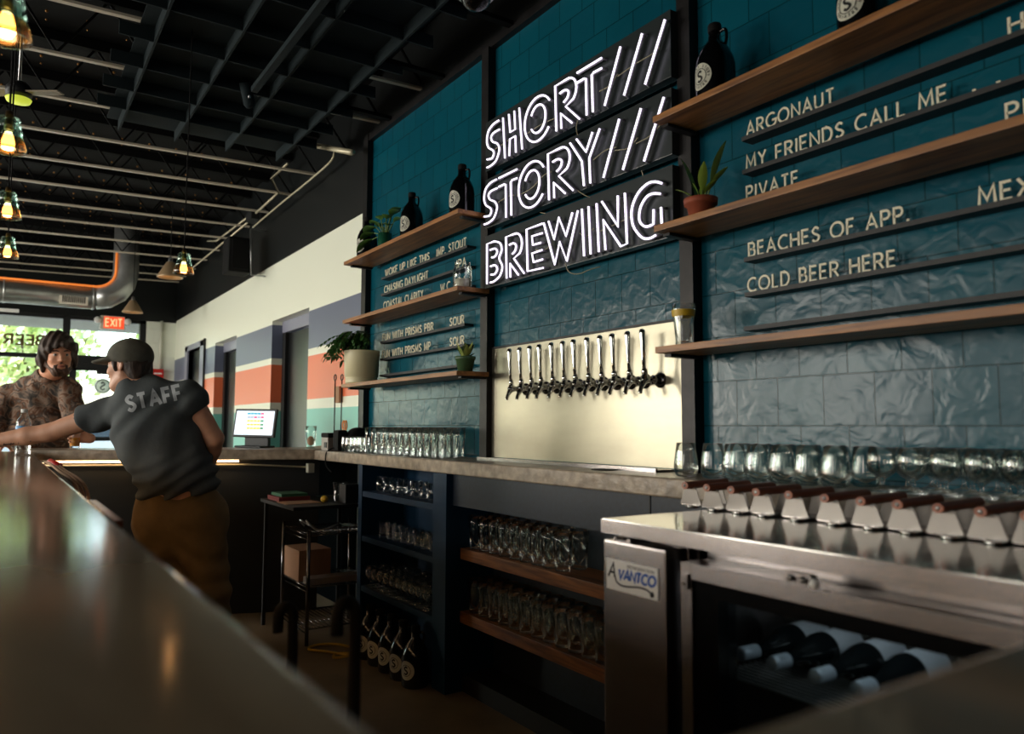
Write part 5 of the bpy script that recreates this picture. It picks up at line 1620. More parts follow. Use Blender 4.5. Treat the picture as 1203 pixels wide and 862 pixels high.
# ================================================================== CEILING FIXTURES
pd = None
LAMPS = [((8, 17), 1.60), ((10, 157), 2.25), ((9, 240), 2.96), ((9, 290), 3.70), ((216, 309), 3.78)]
for i, ((x, y), d) in enumerate(LAMPS):
    c = P(x, y, d)
    lb = ('glass insulator pendant lamp at the top left corner of the photo', 'glass insulator pendant lamp, second from the camera in the row over the bar', 'glass insulator pendant lamp, third in the row over the bar',
          'glass insulator pendant lamp, fourth and last in the row over the bar', 'glass insulator pendant lamp hanging alone in front of the duct elbow')[i]
    if pd is None:
        pd = thing('pendant_lamp', c, lb, 'pendant lamp', 'glass insulator pendants')
        prof = [(0.014, 0.052), (0.026, 0.048), (0.030, 0.038), (0.027, 0.032), (0.032, 0.026), (0.032, 0.016), (0.029, 0.012), (0.035, 0.006), (0.036, -0.006), (0.038, -0.014), (0.0375, -0.014), (0.034, -0.006), (0.03, 0.0), (0.024, 0.03), (0.012, 0.046)]
        MB().lathe(prof, c, (0, 0, 1), 24).build('insulator', 'aquaglass', pd)
        MB().lathe([(0.0385, -0.014), (0.047, -0.038), (0.0485, -0.052), (0.044, -0.052), (0.0415, -0.036), (0.037, -0.014)], c, (0, 0, 1), 24).build('rim', 'amberglass', pd)
        MB().lathe([(0, 0.068), (0.009, 0.066), (0.011, 0.052), (0.011, 0.03), (0.013, 0.012), (0, 0.012)], c, (0, 0, 1), 14).build('socket', 'socket', pd)
        MB().lathe([(0, -0.05), (0.012, -0.047), (0.018, -0.035), (0.016, -0.02), (0.009, 0.004), (0, 0.005)], c, (0, 0, 1), 16).build('bulb', 'bulb', pd)
        MB().tube([(c.x, c.y, c.z + 0.066), (c.x, c.y, c.z + 1.6)], 0.0032, 6).build('cord', 'rubber', pd)
    else:
        dup(pd, c, label=lb)
cn = None
for i, ((x, y), d) in enumerate((((200, 317), 7.0), ((156, 360), 9.0))):
    c = P(x, y, d)
    lb = ('pale cone-shaded pendant lamp partly behind the glass insulator pendant', 'pale cone-shaded pendant lamp above the exit sign')[i]
    if cn is None:
        cn = thing('cone_pendant', c, lb, 'pendant lamp', 'cone pendants')
        MB().lathe([(0.022, 0.075), (0.034, 0.07), (0.108, -0.06), (0.112, -0.072), (0.108, -0.072), (0.1, -0.06), (0.03, 0.06)], c, (0, 0, 1), 28).build('shade', 'shade', cn)
        MB().lathe([(0, 0.12), (0.012, 0.118), (0.02, 0.1), (0.02, 0.08), (0.026, 0.072), (0, 0.07)], c, (0, 0, 1), 16).build('cap', 'silver', cn)
        MB().ball((c.x, c.y, c.z - 0.02), 0.03).build('bulb', 'bulb', cn)
        MB().tube([(c.x, c.y, c.z + 0.12), (c.x, c.y, c.z + 1.1)], 0.004, 6).build('cord', 'rubber', cn)
    else:
        dup(cn, c, label=lb)

# ceiling fan, seen edge-on at the top left
hb = P(22, 112, 3.3)
fa = thing('ceiling_fan', (hb.x, hb.y, 3.3), 'ceiling fan on a thin rod at the upper left with a lime light cover', 'ceiling fan')
MB().lathe([(0, 0.1), (0.045, 0.1), (0.05, 0.06), (0.02, 0.02), (0, 0.02)], (hb.x, hb.y, 3.35), (0, 0, 1), 20).build('canopy', 'silver', fa)
MB().tube([(hb.x, hb.y, 3.4), (hb.x, hb.y, hb.z + 0.03)], 0.006, 8).build('down_rod', 'silver', fa)
MB().lathe([(0, 0.06), (0.03, 0.055), (0.05, 0.03), (0.05, 0.0), (0, -0.005)], hb, (0, 0, 1), 20).build('motor', 'black', fa)
MB().lathe([(0.0, -0.03), (0.045, -0.028), (0.05, -0.016), (0, -0.014)], hb, (0, 0, 1), 20).build('light_cover', 'lime', fa)
for k in range(2):
    a = 0.98 + k * PI
    ax = Vector((math.cos(a), math.sin(a), 0))
    ay = Vector((-math.sin(a), math.cos(a), 0.1)).normalized()
    MB().obox(hb + ax * 0.105 + Vector((0, 0, 0.012)), ax, ay, ax.cross(ay), 0.15, 0.05, 0.006).build('blade', 'bladepale', fa)

# duct with elbow, grille and an added glowing tube for the warm reflection along its top
dx, dz, dr = -10.3, 2.745, 0.142
du = thing('air_duct', (dx, -0.5, dz - dr), 'galvanised round air duct with an upturned elbow near the glass front', 'air duct')
MB().tube([(dx, STREET_Y + 0.2, dz), (dx, -1, dz), (dx, 0.9, dz)], dr, 28).build('straight_pipe', 'galv', du)
seg = MB()
eb = [(dx, 0.9 + 0.32 * math.sin(a), dz + 0.32 - 0.32 * math.cos(a)) for a in [PI / 2 * k / 4 for k in range(5)]]
seg.tube(eb + [(dx, 1.22, 3.64)], dr, 28)
seg.build('elbow', 'galv', du)
for y in (-2.4, -1.2, 0.0, 0.88):
    MB().lathe([(dr, -0.012), (dr + 0.006, -0.01), (dr + 0.006, 0.01), (dr, 0.012)], (dx, y, dz), (0, 1, 0), 28).build('seam_band', 'galv', du)
gr = MB().box(dx + dr * 0.72, dx + dr * 0.98, 0.53, 0.82, dz - 0.12, dz - 0.005, 0.003).build('grille', 'paper', du)
gv = MB()
for k in range(12):
    gv.box(dx + dr * 0.98, dx + dr * 0.99, 0.56 + k * 0.02, 0.571 + k * 0.02, dz - 0.1, dz - 0.025)
gv.build('grille_slots', 'black', gr)
rp = [(dx + 0.1, STREET_Y + 0.3, dz + 0.118), (dx + 0.1, 0.9, dz + 0.118)] + [(dx + 0.1, 0.9 + 0.2 * math.sin(a), dz + 0.32 - 0.2 * math.cos(a)) for a in [PI / 2 * k / 6 for k in range(1, 7)]] + [(dx + 0.1, 1.1, 3.3)]
MB().tube(rp, 0.012, 8).build('duct_glint', 'ductglint', du)
MB().box(dx - 0.02, dx + 0.02, STREET_Y, 0.15, 2.50, 2.535).build('light_track', 'white', label='white strip track hanging under the air duct', cat='track')

# speaker on the hall wall
sp = thing('wall_speaker', (-7.4, 1.98, 2.72), 'black loudspeaker bracketed high on the dark hall wall', 'loudspeaker')
MB().box(-7.68, -7.42, 1.74, 1.96, 2.68, 3.02, 0.03).build('cabinet', 'rubber', sp)
MB().box(-7.42, -7.41, 1.77, 1.93, 2.71, 2.99).build('grille', 'rubber', sp)
MB().tube([(-7.4, 2.08, 2.66), (-7.4, 1.95, 2.66), (-7.4, 1.93, 3.1), (-7.4, 2.08, 3.1)], 0.01, 8).build('bracket', 'silver', sp)

# conduits on the ceiling and hall wall
def conduit(pts, r, label, m='pipe', name='conduit'):
    t = thing(name, pts[0], label, 'conduit')
    MB().tube(pts, r, 8).build('tube', m, t)
    return t


W = lambda x, y, yy: tuple(CP + ((F * FPX + RV * (x - 601.5) - UV * (y - 431)) * (yy / (F * FPX + RV * (x - 601.5) - UV * (y - 431)).y)))
conduit([W(338, 192, 1.95), W(319, 210, 1.95), W(327, 226, 1.95), W(301, 250, 1.95)], 0.011, 'pale bent conduit zigzagging below the baffle grid')
conduit([W(290, 256, 1.97), W(254, 283, 1.97), W(244, 283, 1.97)], 0.009, 'upper pale conduit of the slanting pair by the loudspeaker')
conduit([W(295, 258, 1.97), W(222, 318, 1.97), W(217, 322, 1.97)], 0.009, 'lower pale conduit of the slanting pair by the loudspeaker')
conduit(smooth([W(393, 178, 1.98), W(388, 190, 1.98), W(362, 213, 1.98), W(330, 239, 1.98), W(297, 267, 1.98)], 5), 0.008, 'long thin pale conduit sagging from the beam towards the loudspeaker')
conduit([W(372, 171, 1.9), W(414, 179, 1.9)], 0.02, 'short pale horizontal conduit stub above the hall wall', 'pipe')
jb = MB().obox(W(297, 254, 1.98), (1, 0, 0), (0, 1, 0), (0, 0, 1), 0.2, 0.08, 0.09).build('junction_box', 'black', label='black junction box where the slanting conduits start', cat='junction box')
cc = thing('wall_conduit', (-4.98, 2.07, 1.1), 'thin vertical conduit on the hall wall beside the teal tiles, black above and white below', 'conduit')
MB().tube([(-4.93, 2.06, 2.72), (-4.93, 2.06, 3.2)], 0.012, 8).build('upper_tube', 'black', cc)
MB().tube([(-4.93, 2.06, 2.72), (-4.935, 2.065, 2.66), (-4.90, 2.07, 2.58), (-4.90, 2.07, 0.2)], 0.012, 8).build('lower_tube', 'whitepipe', cc)
MB().box(-5.46, -5.36, 2.06, 2.089, 1.40, 1.52, 0.004).build('thermostat', 'cardboard', label='small beige thermostat on the striped hall wall behind the rods', cat='thermostat')
rs = thing('restroom_sign', (-6.25, 2.2, 1.6), 'pale restroom figure sign on the nearest black hall door', 'sign')
zz = 1.62
yy = HALL + DEP - 0.006
xq = -6.33
m = MB().lathe([(0, 0), (0.035, 0), (0.035, 0.004), (0, 0.004)], (xq, yy, zz + 0.17), (0, -1, 0), 16)
m.box(xq - 0.055, xq + 0.055, yy - 0.004, yy, zz - 0.02, zz + 0.12).box(xq - 0.045, xq - 0.008, yy - 0.004, yy, zz - 0.17, zz - 0.02).box(xq + 0.008, xq + 0.045, yy - 0.004, yy, zz - 0.17, zz - 0.02)
m.build('figure', 'silver', rs)

# fire alarm, exit sign and pipe by the glass front
al = thing('fire_alarm', (XF + 0.03, 1.86, 1.88), 'red fire alarm box on the white block wall beside the glass door', 'fire alarm')
MB().box(XF, XF + 0.06, 1.79, 1.94, 1.88, 2.03, 0.008).build('box', 'red', al)
MB().box(XF + 0.06, XF + 0.063, 1.815, 1.915, 1.955, 1.975).build('pull_bar', 'white', al)
MB().tube([(XF + 0.02, 1.895, 2.03), (XF + 0.02, 1.895, 2.72)], 0.02, 10).build('wall_pipe', 'whitepipe', label='white pipe running down the block wall to the fire alarm', cat='pipe')
xe = XF + 0.05
ex_ = thing('exit_sign', (xe, 1.26, 2.55), 'lit red EXIT sign with two emergency lamps over the glass door', 'exit sign')
MB().box(XF + 0.02, XF + 0.07, 1.115, 1.415, 2.55, 2.735, 0.006).build('housing', 'paper', ex_)
fc = MB().box(XF + 0.07, XF + 0.074, 1.155, 1.405, 2.562, 2.722).build('face', 'exitred', ex_)
lm = MB()
lay, tot = layout('EXIT', 0.22)
for ch, x, wd in lay:
    strokes_mb(lm, GL[ch][1], 0.2, lambda u, v, s, x=x: (XF + 0.074 + 0.002 * s, 1.178 + (x + u) * 0.2 / tot, 2.59 + v * 0.105))
lm.build('letters', 'exitletter', fc)
for y in (1.08, 1.45):
    MB().lathe([(0, 0), (0.03, 0.0), (0.045, 0.03), (0.045, 0.06), (0, 0.065)], (XF + 0.03, y, 2.68), (1, 0, -0.3), 16).build('emergency_lamp', 'white', ex_)

# track with one spotlight, dome camera
tk = thing('light_track', (-3.7, 1.12, 3.10), 'black track with one spotlight below the baffle grid', 'track light')
MB().box(-4.30, -2.6, 1.10, 1.135, 3.095, 3.125).build('rail', 'baffle', tk)
sq = W(291, 112, 1.115)
MB().lathe([(0, -0.07), (0.032, -0.07), (0.034, 0.05), (0.02, 0.07), (0, 0.072)], sq, Vector((-0.25, 0.35, -1)), 18).build('spotlight', 'baffle', tk)
MB().tube([(sq[0], sq[1], sq[2] + 0.05), (sq[0] + 0.03, 1.118, 3.1)], 0.008, 8).build('spot_arm', 'silver', tk)
dmp = P(559, -4, 2.75)
dm = thing('dome_camera', dmp, 'smoked dome security camera at the top edge of the photo', 'security camera')
MB().lathe([(0, 0.05), (0.072, 0.05), (0.075, 0.02), (0.066, 0.0), (0, 0.0)], dmp, (0, 0, 1), 24).build('mount', 'silver', dm)
MB().ball(dmp, 0.055, (1, 1, 0.9), 14).build('dome', 'blackgloss', dm)
MB().tube([(dmp.x, dmp.y, dmp.z + 0.05), (dmp.x, dmp.y, 3.64)], 0.012, 8).build('drop_pipe', 'black', dm)

# water bottle and beer
bwp = P(28, 500, 4.05)
wb_ = thing('water_bottle', (bwp.x, bwp.y - 0.0, HC), 'clear plastic water bottle with a blue label on the bar', 'water bottle')
b = (bwp.x, bwp.y, HC)
MB().lathe([(0, 0.001), (0.033, 0.001), (0.036, 0.01), (0.034, 0.03), (0.036, 0.05), (0.036, 0.14), (0.033, 0.178), (0.016, 0.215), (0.014, 0.23), (0, 0.231)], b, (0, 0, 1), 20).build('bottle', 'drink', wb_)
MB().lathe([(0.0366, 0.105), (0.0366, 0.155)], b, (0, 0, 1), 20).build('label', 'waterlabel', wb_)
MB().lathe([(0, 0.225), (0.0165, 0.225), (0.0165, 0.243), (0, 0.244)], b, (0, 0, 1), 16).build('cap', 'white', wb_)
bg_ = P(88, 518, 5.14)
bb = thing('beer_glass', (bg_.x, bg_.y, FZ), 'glass of amber beer held by the customer on the far counter', 'glass')
b = (bg_.x, bg_.y, FZ + 0.0005)
MB().lathe(PINT, b, (0, 0, 1), 20).build('glass', 'drink', bb)
MB().lathe([(0, 0.0135), (0.029, 0.0135), (0.0335, 0.07), (0, 0.07)], b, (0, 0, 1), 20).build('beer', 'beer', bb)

# ================================================================== PEOPLE (smooth blended solids meshed on a grid)
class Field:
    def __init__(s, lo, hi, h):
        s.lo, s.h = np.array(lo, float), h
        s.n = [int(math.ceil((b - a) / h)) + 1 for a, b in zip(lo, hi)]
        s.ax = [s.lo[i] + np.arange(s.n[i]) * h for i in range(3)]
        s.f = np.full(s.n, 0.5, np.float32)

    def sub(s, lo, hi):
        sl = []
        for i in range(3):
            a = max(0, int((lo[i] - s.lo[i]) / s.h) - 1)
            b = min(s.n[i], int((hi[i] - s.lo[i]) / s.h) + 3)
            if b <= a:
                return None, None
            sl.append(slice(a, b))
        g = np.meshgrid(s.ax[0][sl[0]], s.ax[1][sl[1]], s.ax[2][sl[2]], indexing='ij')
        return tuple(sl), np.stack(g, -1)

    def put(s, dfun, lo, hi, k, mode='u'):
        sl, q = s.sub(np.array(lo) - 0.06, np.array(hi) + 0.06)
        if sl is None:
            return
        d = dfun(q).astype(np.float32)
        a = s.f[sl]
        if mode == 'u':
            h = np.clip(0.5 + 0.5 * (a - d) / max(k, 1e-4), 0, 1)
            s.f[sl] = a * (1 - h) + d * h - k * h * (1 - h)
        elif mode == 's':
            d = -d
            h = np.clip(0.5 - 0.5 * (a - d) / max(k, 1e-4), 0, 1)
            s.f[sl] = a * (1 - h) + d * h + k * h * (1 - h)

    def cone(s, a, b, ra, rb, k=0.02, flat=None, mode='u'):
        """tapered limb from a to b; flat=(axis, factor) squashes it along an axis"""
        a, b = np.array(a, float), np.array(b, float)
        ab = b - a
        L2 = max(ab @ ab, 1e-9)

        def df(q):
            t = np.clip(((q - a) @ ab) / L2, 0, 1)
            v = q - (a + t[..., None] * ab)
            if flat is not None:
                fx, fk = np.array(flat[0], float), flat[1]
                fx = fx / np.linalg.norm(fx)
                v = v + ((v @ fx) * (1 / fk - 1))[..., None] * fx
            r = ra + (rb - ra) * t
            d = np.linalg.norm(v, axis=-1) - r
            return d * (0.8 if flat is not None else 1.0)
        m = max(ra, rb)
        s.put(df, np.minimum(a, b) - m, np.maximum(a, b) + m, k, mode)

    def ell(s, c, ax, r, k=0.02, mode='u'):
        c = np.array(c, float)
        A = np.array([np.array(v, float) for v in ax])
        r = np.array(r, float)

        def df(q):
            v = (q - c) @ A.T
            e = np.linalg.norm(v / r, axis=-1)
            g = np.linalg.norm(v / (r * r), axis=-1) + 1e-6
            return e * (e - 1) / g
        m = max(r)
        s.put(df, c - m, c + m, k, mode)

    def plane(s, p, n):
        """cut away everything on the side the normal points to"""
        n = np.array(n, float) / np.linalg.norm(n)
        g = np.stack(np.meshgrid(*s.ax, indexing='ij'), -1)
        d = ((g - np.array(p, float)) @ n).astype(np.float32)
        s.f = np.maximum(s.f, d)

    def wrinkle(s, fn):
        g = np.stack(np.meshgrid(*s.ax, indexing='ij'), -1)
        m = np.abs(s.f) < 0.05
        s.f[m] += fn(g[m]).astype(np.float32)

    def mesh(s, name, material, parent, sm=2):
        f = s.f
        neg = f < 0
        nx, ny, nz = f.shape
        cs = np.zeros((nx - 1, ny - 1, nz - 1), np.int8)
        for i in (0, 1):
            for j in (0, 1):
                for k in (0, 1):
                    cs += neg[i:nx - 1 + i, j:ny - 1 + j, k:nz - 1 + k]
        act = (cs > 0) & (cs < 8)
        idx = -np.ones(act.shape, np.int64)
        cells = np.argwhere(act)
        idx[act] = np.arange(len(cells))
        acc = np.zeros((len(cells), 3))
        cnt = np.zeros(len(cells))
        corners = [(i, j, k) for i in (0, 1) for j in (0, 1) for k in (0, 1)]
        for ca in corners:
            for axx in range(3):
                if ca[axx] == 0:
                    cb = list(ca)
                    cb[axx] = 1
                    fa = f[cells[:, 0] + ca[0], cells[:, 1] + ca[1], cells[:, 2] + ca[2]]
                    fb = f[cells[:, 0] + cb[0], cells[:, 1] + cb[1], cells[:, 2] + cb[2]]
                    m = (fa < 0) != (fb < 0)
                    t = np.where(m, fa / np.where(fa == fb, 1, fa - fb), 0)
                    p = np.array(ca, float)[None] + t[:, None] * (np.array(cb) - np.array(ca))[None]
                    acc[m] += p[m]
                    cnt[m] += 1
        V = (cells + acc / cnt[:, None]) * s.h + s.lo
        faces = []
        for axx in range(3):
            o1, o2 = [(1, 2), (2, 0), (0, 1)][axx]
            sl0 = [slice(None)] * 3
            sl1 = [slice(None)] * 3
            sl0[axx] = slice(0, -1)
            sl1[axx] = slice(1, None)
            ch = neg[tuple(sl0)] != neg[tuple(sl1)]
            e = np.argwhere(ch)
            e = e[(e[:, o1] > 0) & (e[:, o2] > 0) & (e[:, o1] < f.shape[o1] - 1) & (e[:, o2] < f.shape[o2] - 1)]
            if not len(e):
                continue
            ng = neg[e[:, 0], e[:, 1], e[:, 2]]
            q = []
            for d1, d2 in ((-1, -1), (0, -1), (0, 0), (-1, 0)):
                c = e.copy()
                c[:, o1] += d1
                c[:, o2] += d2
                q.append(idx[c[:, 0], c[:, 1], c[:, 2]])
            q = np.stack(q, 1)
            q[~ng] = q[~ng][:, ::-1]
            faces.append(q)
        Fc = np.concatenate(faces)
        Fc = Fc[(Fc >= 0).all(1)]
        # light smoothing
        for _ in range(sm):
            acc = np.zeros_like(V)
            cn = np.zeros(len(V))
            for a in range(4):
                np.add.at(acc, Fc[:, a], V[Fc[:, (a + 1) % 4]])
                np.add.at(cn, Fc[:, a], 1)
                np.add.at(acc, Fc[:, (a + 1) % 4], V[Fc[:, a]])
                np.add.at(cn, Fc[:, (a + 1) % 4], 1)
            m = cn > 0
            V[m] = V[m] * 0.5 + 0.5 * acc[m] / cn[m][:, None]
        mb = MB()
        mb.v = [tuple(v) for v in V]
        mb.f = [tuple(int(i) for i in q) for q in Fc]
        mb.sm = [True] * len(mb.f)
        mb.mi = [0] * len(mb.f)
        return mb.build(name, material, parent, fix=False)


def nv(v):
    v = np.array(v, float)
    return v / np.linalg.norm(v)


def head_frame(front, up):
    f = nv(front)
    u = np.array(up, float)
    u = nv(u - f * (u @ f))
    return f, np.cross(u, f), u        # front, left, up


def add_head(B, c, fr, s, neck, nr=0.056):
    f, l, u = fr
    at = lambda a, b, d: np.array(c) + s * (f * a + l * b + u * d)
    B.cone(at(-0.012, 0, -0.07), neck, nr * s * 0.98, nr * s * 1.1, 0.02)
    B.ell(at(-0.008, 0, 0.04), (f, l, u), np.array((0.098, 0.076, 0.09)) * s, 0.02)
    B.ell(at(0.022, 0, -0.035), (f, l, u), np.array((0.07, 0.062, 0.085)) * s, 0.03)
    B.cone(at(0.055, 0.022, -0.098), at(0.055, -0.022, -0.098), 0.026 * s, 0.026 * s, 0.025)
    for sd in (-1, 1):
        B.cone(at(0.055, sd * 0.02, -0.095), at(-0.005, sd * 0.056, -0.055), 0.022 * s, 0.02 * s, 0.02)
        B.ell(at(0.062, sd * 0.042, -0.025), (f, l, u), np.array((0.022, 0.02, 0.018)) * s, 0.02)
    for sd in (-1, 1):
        B.ell(at(0.096, sd * 0.031, 0.006), (f, l, u), np.array((0.020, 0.019, 0.013)) * s, 0.012, 's')
        B.ell(at(0.070, sd * 0.031, 0.005), (f, l, u), np.array((0.0145, 0.0145, 0.0135)) * s, 0.004)
        B.cone(at(0.081, sd * 0.014, 0.022), at(0.070, sd * 0.05, 0.022), 0.009 * s, 0.008 * s, 0.01)
    B.cone(at(0.082, 0, 0.014), at(0.104, 0, -0.026), 0.0085 * s, 0.0125 * s, 0.01)
    for sd in (-1, 1):
        B.ell(at(0.092, sd * 0.012, -0.03), (f, l, u), np.array((0.011, 0.009, 0.008)) * s, 0.006)
    B.cone(at(0.082, 0.018, -0.058), at(0.082, -0.018, -0.058), 0.0075 * s, 0.0075 * s, 0.006)
    B.cone(at(0.081, 0.014, -0.07), at(0.081, -0.014, -0.07), 0.008 * s, 0.008 * s, 0.006)
    B.cone(at(0.092, 0.022, -0.064), at(0.092, -0.022, -0.064), 0.0028 * s, 0.0028 * s, 0.002, None, 's')
    for sd in (-1, 1):
        e0 = at(-0.008, sd * 0.076, 0.0)
        B.ell(e0, (nv(f * 0.9 + l * sd * -0.35), nv(l * sd * 0.9 + f * 0.35), u), np.array((0.019, 0.009, 0.031)) * s, 0.006)
        B.ell(at(0.0, sd * 0.084, 0.002), (f, l, u), np.array((0.009, 0.006, 0.016)) * s, 0.005, 's')
    return at


def add_hand(B, wrist, d, palm_n, thumb, s=1.0, curl=0.35, spread=0.12):
    """palm with four unequal bent fingers and a thumb from its side"""
    d, n = nv(d), nv(palm_n)
    sd = nv(np.cross(n, d))
    if sd @ np.array(thumb, float) < 0:
        sd = -sd
    w = np.array(wrist, float)
    B.cone(w, w + d * 0.035 * s, 0.026 * s, 0.03 * s, 0.015, (n, 0.6))
    pc = w + d * 0.06 * s
    for k in (-1.0, -0.35, 0.35, 1.0):
        B.cone(w + d * 0.02 * s + sd * k * 0.014 * s, w + d * 0.092 * s + sd * k * 0.029 * s, 0.0155 * s, 0.013 * s, 0.012)
    for i, (k, L) in enumerate(((1.0, 0.072), (0.35, 0.08), (-0.35, 0.074), (-1.0, 0.058))):
        p = w + d * 0.092 * s + sd * k * 0.029 * s
        dd = nv(d + sd * k * spread)
        ang = 0.0
        for seg, fr_ in enumerate((0.45, 0.31, 0.24)):
            ang += curl * (0.7 if seg == 0 else 1.0) * (1 + 0.06 * i)
            q = p + (dd * math.cos(ang) + n * math.sin(ang)) * L * s * fr_
            B.cone(p, q, (0.0095 - seg * 0.0009) * s, (0.0088 - seg * 0.0011) * s, 0.004)
            p = q
    p = w + d * 0.03 * s + sd * 0.026 * s
    td = nv(sd * 0.8 + d * 0.55 + n * 0.35)
    for L, r in ((0.04, 0.0125), (0.032, 0.0105), (0.025, 0.0095)):
        q = p + td * L * s
        B.cone(p, q, r * s, (r - 0.001) * s, 0.006)
        p = q
        td = nv(td + d * 0.35 + n * 0.3)


def shoe(t, ankle, d, mname='shoe'):
    a = np.array(ankle, float)
    d = nv([d[0], d[1], 0])
    S = Field(a + np.array((-0.3, -0.3, -0.12)), a + np.array((0.3, 0.3, 0.12)), 0.008)
    fl = np.array((a[0], a[1], 0.0))
    up = np.array((0, 0, 1.0))
    sdv = np.cross(up, d)
    S.ell(fl + d * 0.05 + up * 0.03, (d, sdv, up), (0.145, 0.048, 0.05), 0.01)
    S.ell(fl + d * 0.12 + up * 0.025, (d, sdv, up), (0.07, 0.05, 0.04), 0.02)
    S.cone(fl + up * 0.05, fl + up * 0.1, 0.05, 0.045, 0.03)
    S.plane(fl + up * 0.001, -up)
    return S.mesh('shoe', mname, t)


PW = lambda x, y, d: np.array(P(x, y, d))
UPZ = np.array((0, 0, 1.0))

# ---------------------------------------------------------------- the bartender
dp = 3.62
pelv = PW(213, 603, dp)
sf = thing('person', (pelv[0], pelv[1], 0), 'bartender in a cap and grey STAFF T-shirt, seen from behind, leaning on the bar', 'person')
face_dir = nv(np.array((-0.90, 0.36, 0)))            # the way the chest faces
sidel = nv(np.cross(UPZ, face_dir))                  # his left
waist = PW(206, 556, dp - 0.02)
chest = PW(183, 503, dp - 0.04)
neckb = PW(160, 450, dp)
shL = PW(122, 486, dp + 0.0)
shR = PW(222, 467, dp - 0.03)
elL = PW(58, 508, dp)
wrL = PW(-14, 519, dp - 0.02)
elR = PW(252, 515, dp + 0.02)
wrR = PW(243, 552, dp + 0.16)
hipL, hipR = PW(190, 610, dp + 0.02), PW(234, 610, dp)
knL, knR = PW(196, 698, dp - 0.0), PW(247, 698, dp - 0.02)
anL = np.array((knL[0] + 0.05, knL[1] + 0.0, 0.09))
anR = np.array((knR[0] + 0.03, knR[1] + 0.03, 0.09))
hc = PW(151, 430, dp + 0.01)
hfr = head_frame(nv(-np.array(RV) * 0.985 + np.array(F) * 0.12 + UPZ * -0.06), UPZ - 0.10 * np.array(RV))
HS = 0.95
lo = np.min([pelv, elL, wrL, anL, anR, hc, elR, wrR], 0) - 0.27
hi = np.max([pelv, elL, wrL, anL, anR, hc, elR, wrR], 0) + 0.2
lo[2] = 0.0
B = Field(lo, hi, 0.0075)
flat = (face_dir, 0.66)
B.cone(pelv, waist, 0.155, 0.145, 0.05, flat)
B.cone(waist, chest, 0.145, 0.17, 0.05, flat)
B.cone(chest, (shL + shR) / 2 + (chest - waist) * 0.05, 0.165, 0.10, 0.05, flat)
B.cone(shL, shR, 0.055, 0.055, 0.05)
B.cone((shL + shR) / 2, neckb, 0.09, 0.06, 0.05)
B.cone(neckb - 0.03 * UPZ, shR, 0.05, 0.05, 0.04)
for a, b, c, r in ((shL, elL, wrL, (0.055, 0.042, 0.03)), (shR, elR, wrR, (0.055, 0.042, 0.031))):
    B.cone(a, b, r[0], r[1], 0.02)
    B.cone(b, b + (c - b) * 0.35, r[1], r[1] * 1.02, 0.015)
    B.cone(b + (c - b) * 0.35, c, r[1] * 1.02, r[2], 0.015)
hd_ = nv(np.array((-0.25, -1.0, -0.42)))
add_hand(B, wrL, hd_, (0, 0.25, -1), (-1, 0, 0), 1.0, 0.22)
add_hand(B, wrR, nv(nv(-np.array(RV)) * 0.7 + np.array((-0.3, 0.2, -0.25))), face_dir, UPZ, 1.0, 0.5)
for h_, k_, a_ in ((hipL, knL, anL), (hipR, knR, anR)):
    B.cone(h_, k_, 0.085, 0.058, 0.03)
    B.cone(k_, a_, 0.055, 0.038, 0.02)
at = add_head(B, hc, hfr, HS, neckb)
B.mesh('body', 'skin', sf)
# shirt
S = Field(lo, hi, 0.0075)
g = 0.014
S.cone(pelv + (pelv - waist) * 0.12, waist, 0.169 + g, 0.154 + g, 0.05, flat)
S.cone(waist, chest, 0.150 + g, 0.172 + g, 0.05, flat)
S.cone(chest, (shL + shR) / 2 + (chest - waist) * 0.05, 0.168 + g, 0.105 + g, 0.05, flat)
S.cone(shL, shR, 0.058 + g, 0.058 + g, 0.05)
S.cone((shL + shR) / 2, neckb, 0.095 + g, 0.044 + g, 0.05)
S.cone(neckb - 0.035 * UPZ, shR, 0.052 + g, 0.052 + g, 0.04)
ev = nv(elL - shL)
er = nv(elR - shR)
def cut_local(S, p, n, R):
    """cut away past a plane, only within R of a point"""
    n = nv(n)
    p = np.array(p, float)

    def df(q):
        v = q - p
        d = -(v @ n)
        return np.maximum(d, np.linalg.norm(v, axis=-1) - R)
    S.put(df, p - R, p + R, 0.001, 's')




def sleeve(S, a, e, L, r0, r1, h, k=0.02):
    Q = Field(S.lo, S.lo + (np.array(S.n) - 1) * S.h, S.h)
    Q.n = list(S.n)
    Q.ax = S.ax
    Q.f = np.full(S.n, 0.5, np.float32)
    Q.cone(a, a + e * (L + 0.1), r0, r1, 0.01)
    Q.plane(a + e * L, e)
    hh_ = np.clip(0.5 + 0.5 * (S.f - Q.f) / k, 0, 1)
    S.f = S.f * (1 - hh_) + Q.f * hh_ - k * hh_ * (1 - hh_)


sleeve(S, shL, ev, 0.10, 0.060 + g, 0.064, 0)
sleeve(S, shR, er, 0.075, 0.056 + g, 0.066, 0)
hem = PW(213, 581, dp)
S.plane(hem, nv(np.array((0, 0, -1.0)) + 0.12 * np.array(RV)))
nk = nv(hc - neckb)
S.cone(neckb + nk * 0.004, neckb + nk * 0.25, 0.062, 0.075, 0.004, None, 's')
wax = nv(chest - pelv)


def folds(q):
    h = (q - pelv) @ wax
    sde = (q - pelv) @ sidel
    dep = (q - pelv) @ face_dir
    a = np.exp(-((h - 0.10) / 0.13) ** 2)
    return (0.010 * a * np.sin(h * 95 + sde * 22 + 1.5 * np.sin(sde * 17)) + 0.005 * np.sin(sde * 40 + h * 28 + 2 * np.sin(h * 15 + dep * 10)) + 0.004 * np.exp(-((h - 0.02) / 0.05) ** 2) * np.sin(sde * 60))


S.wrinkle(folds)
shirt = S.mesh('t_shirt', 'shirt', sf)
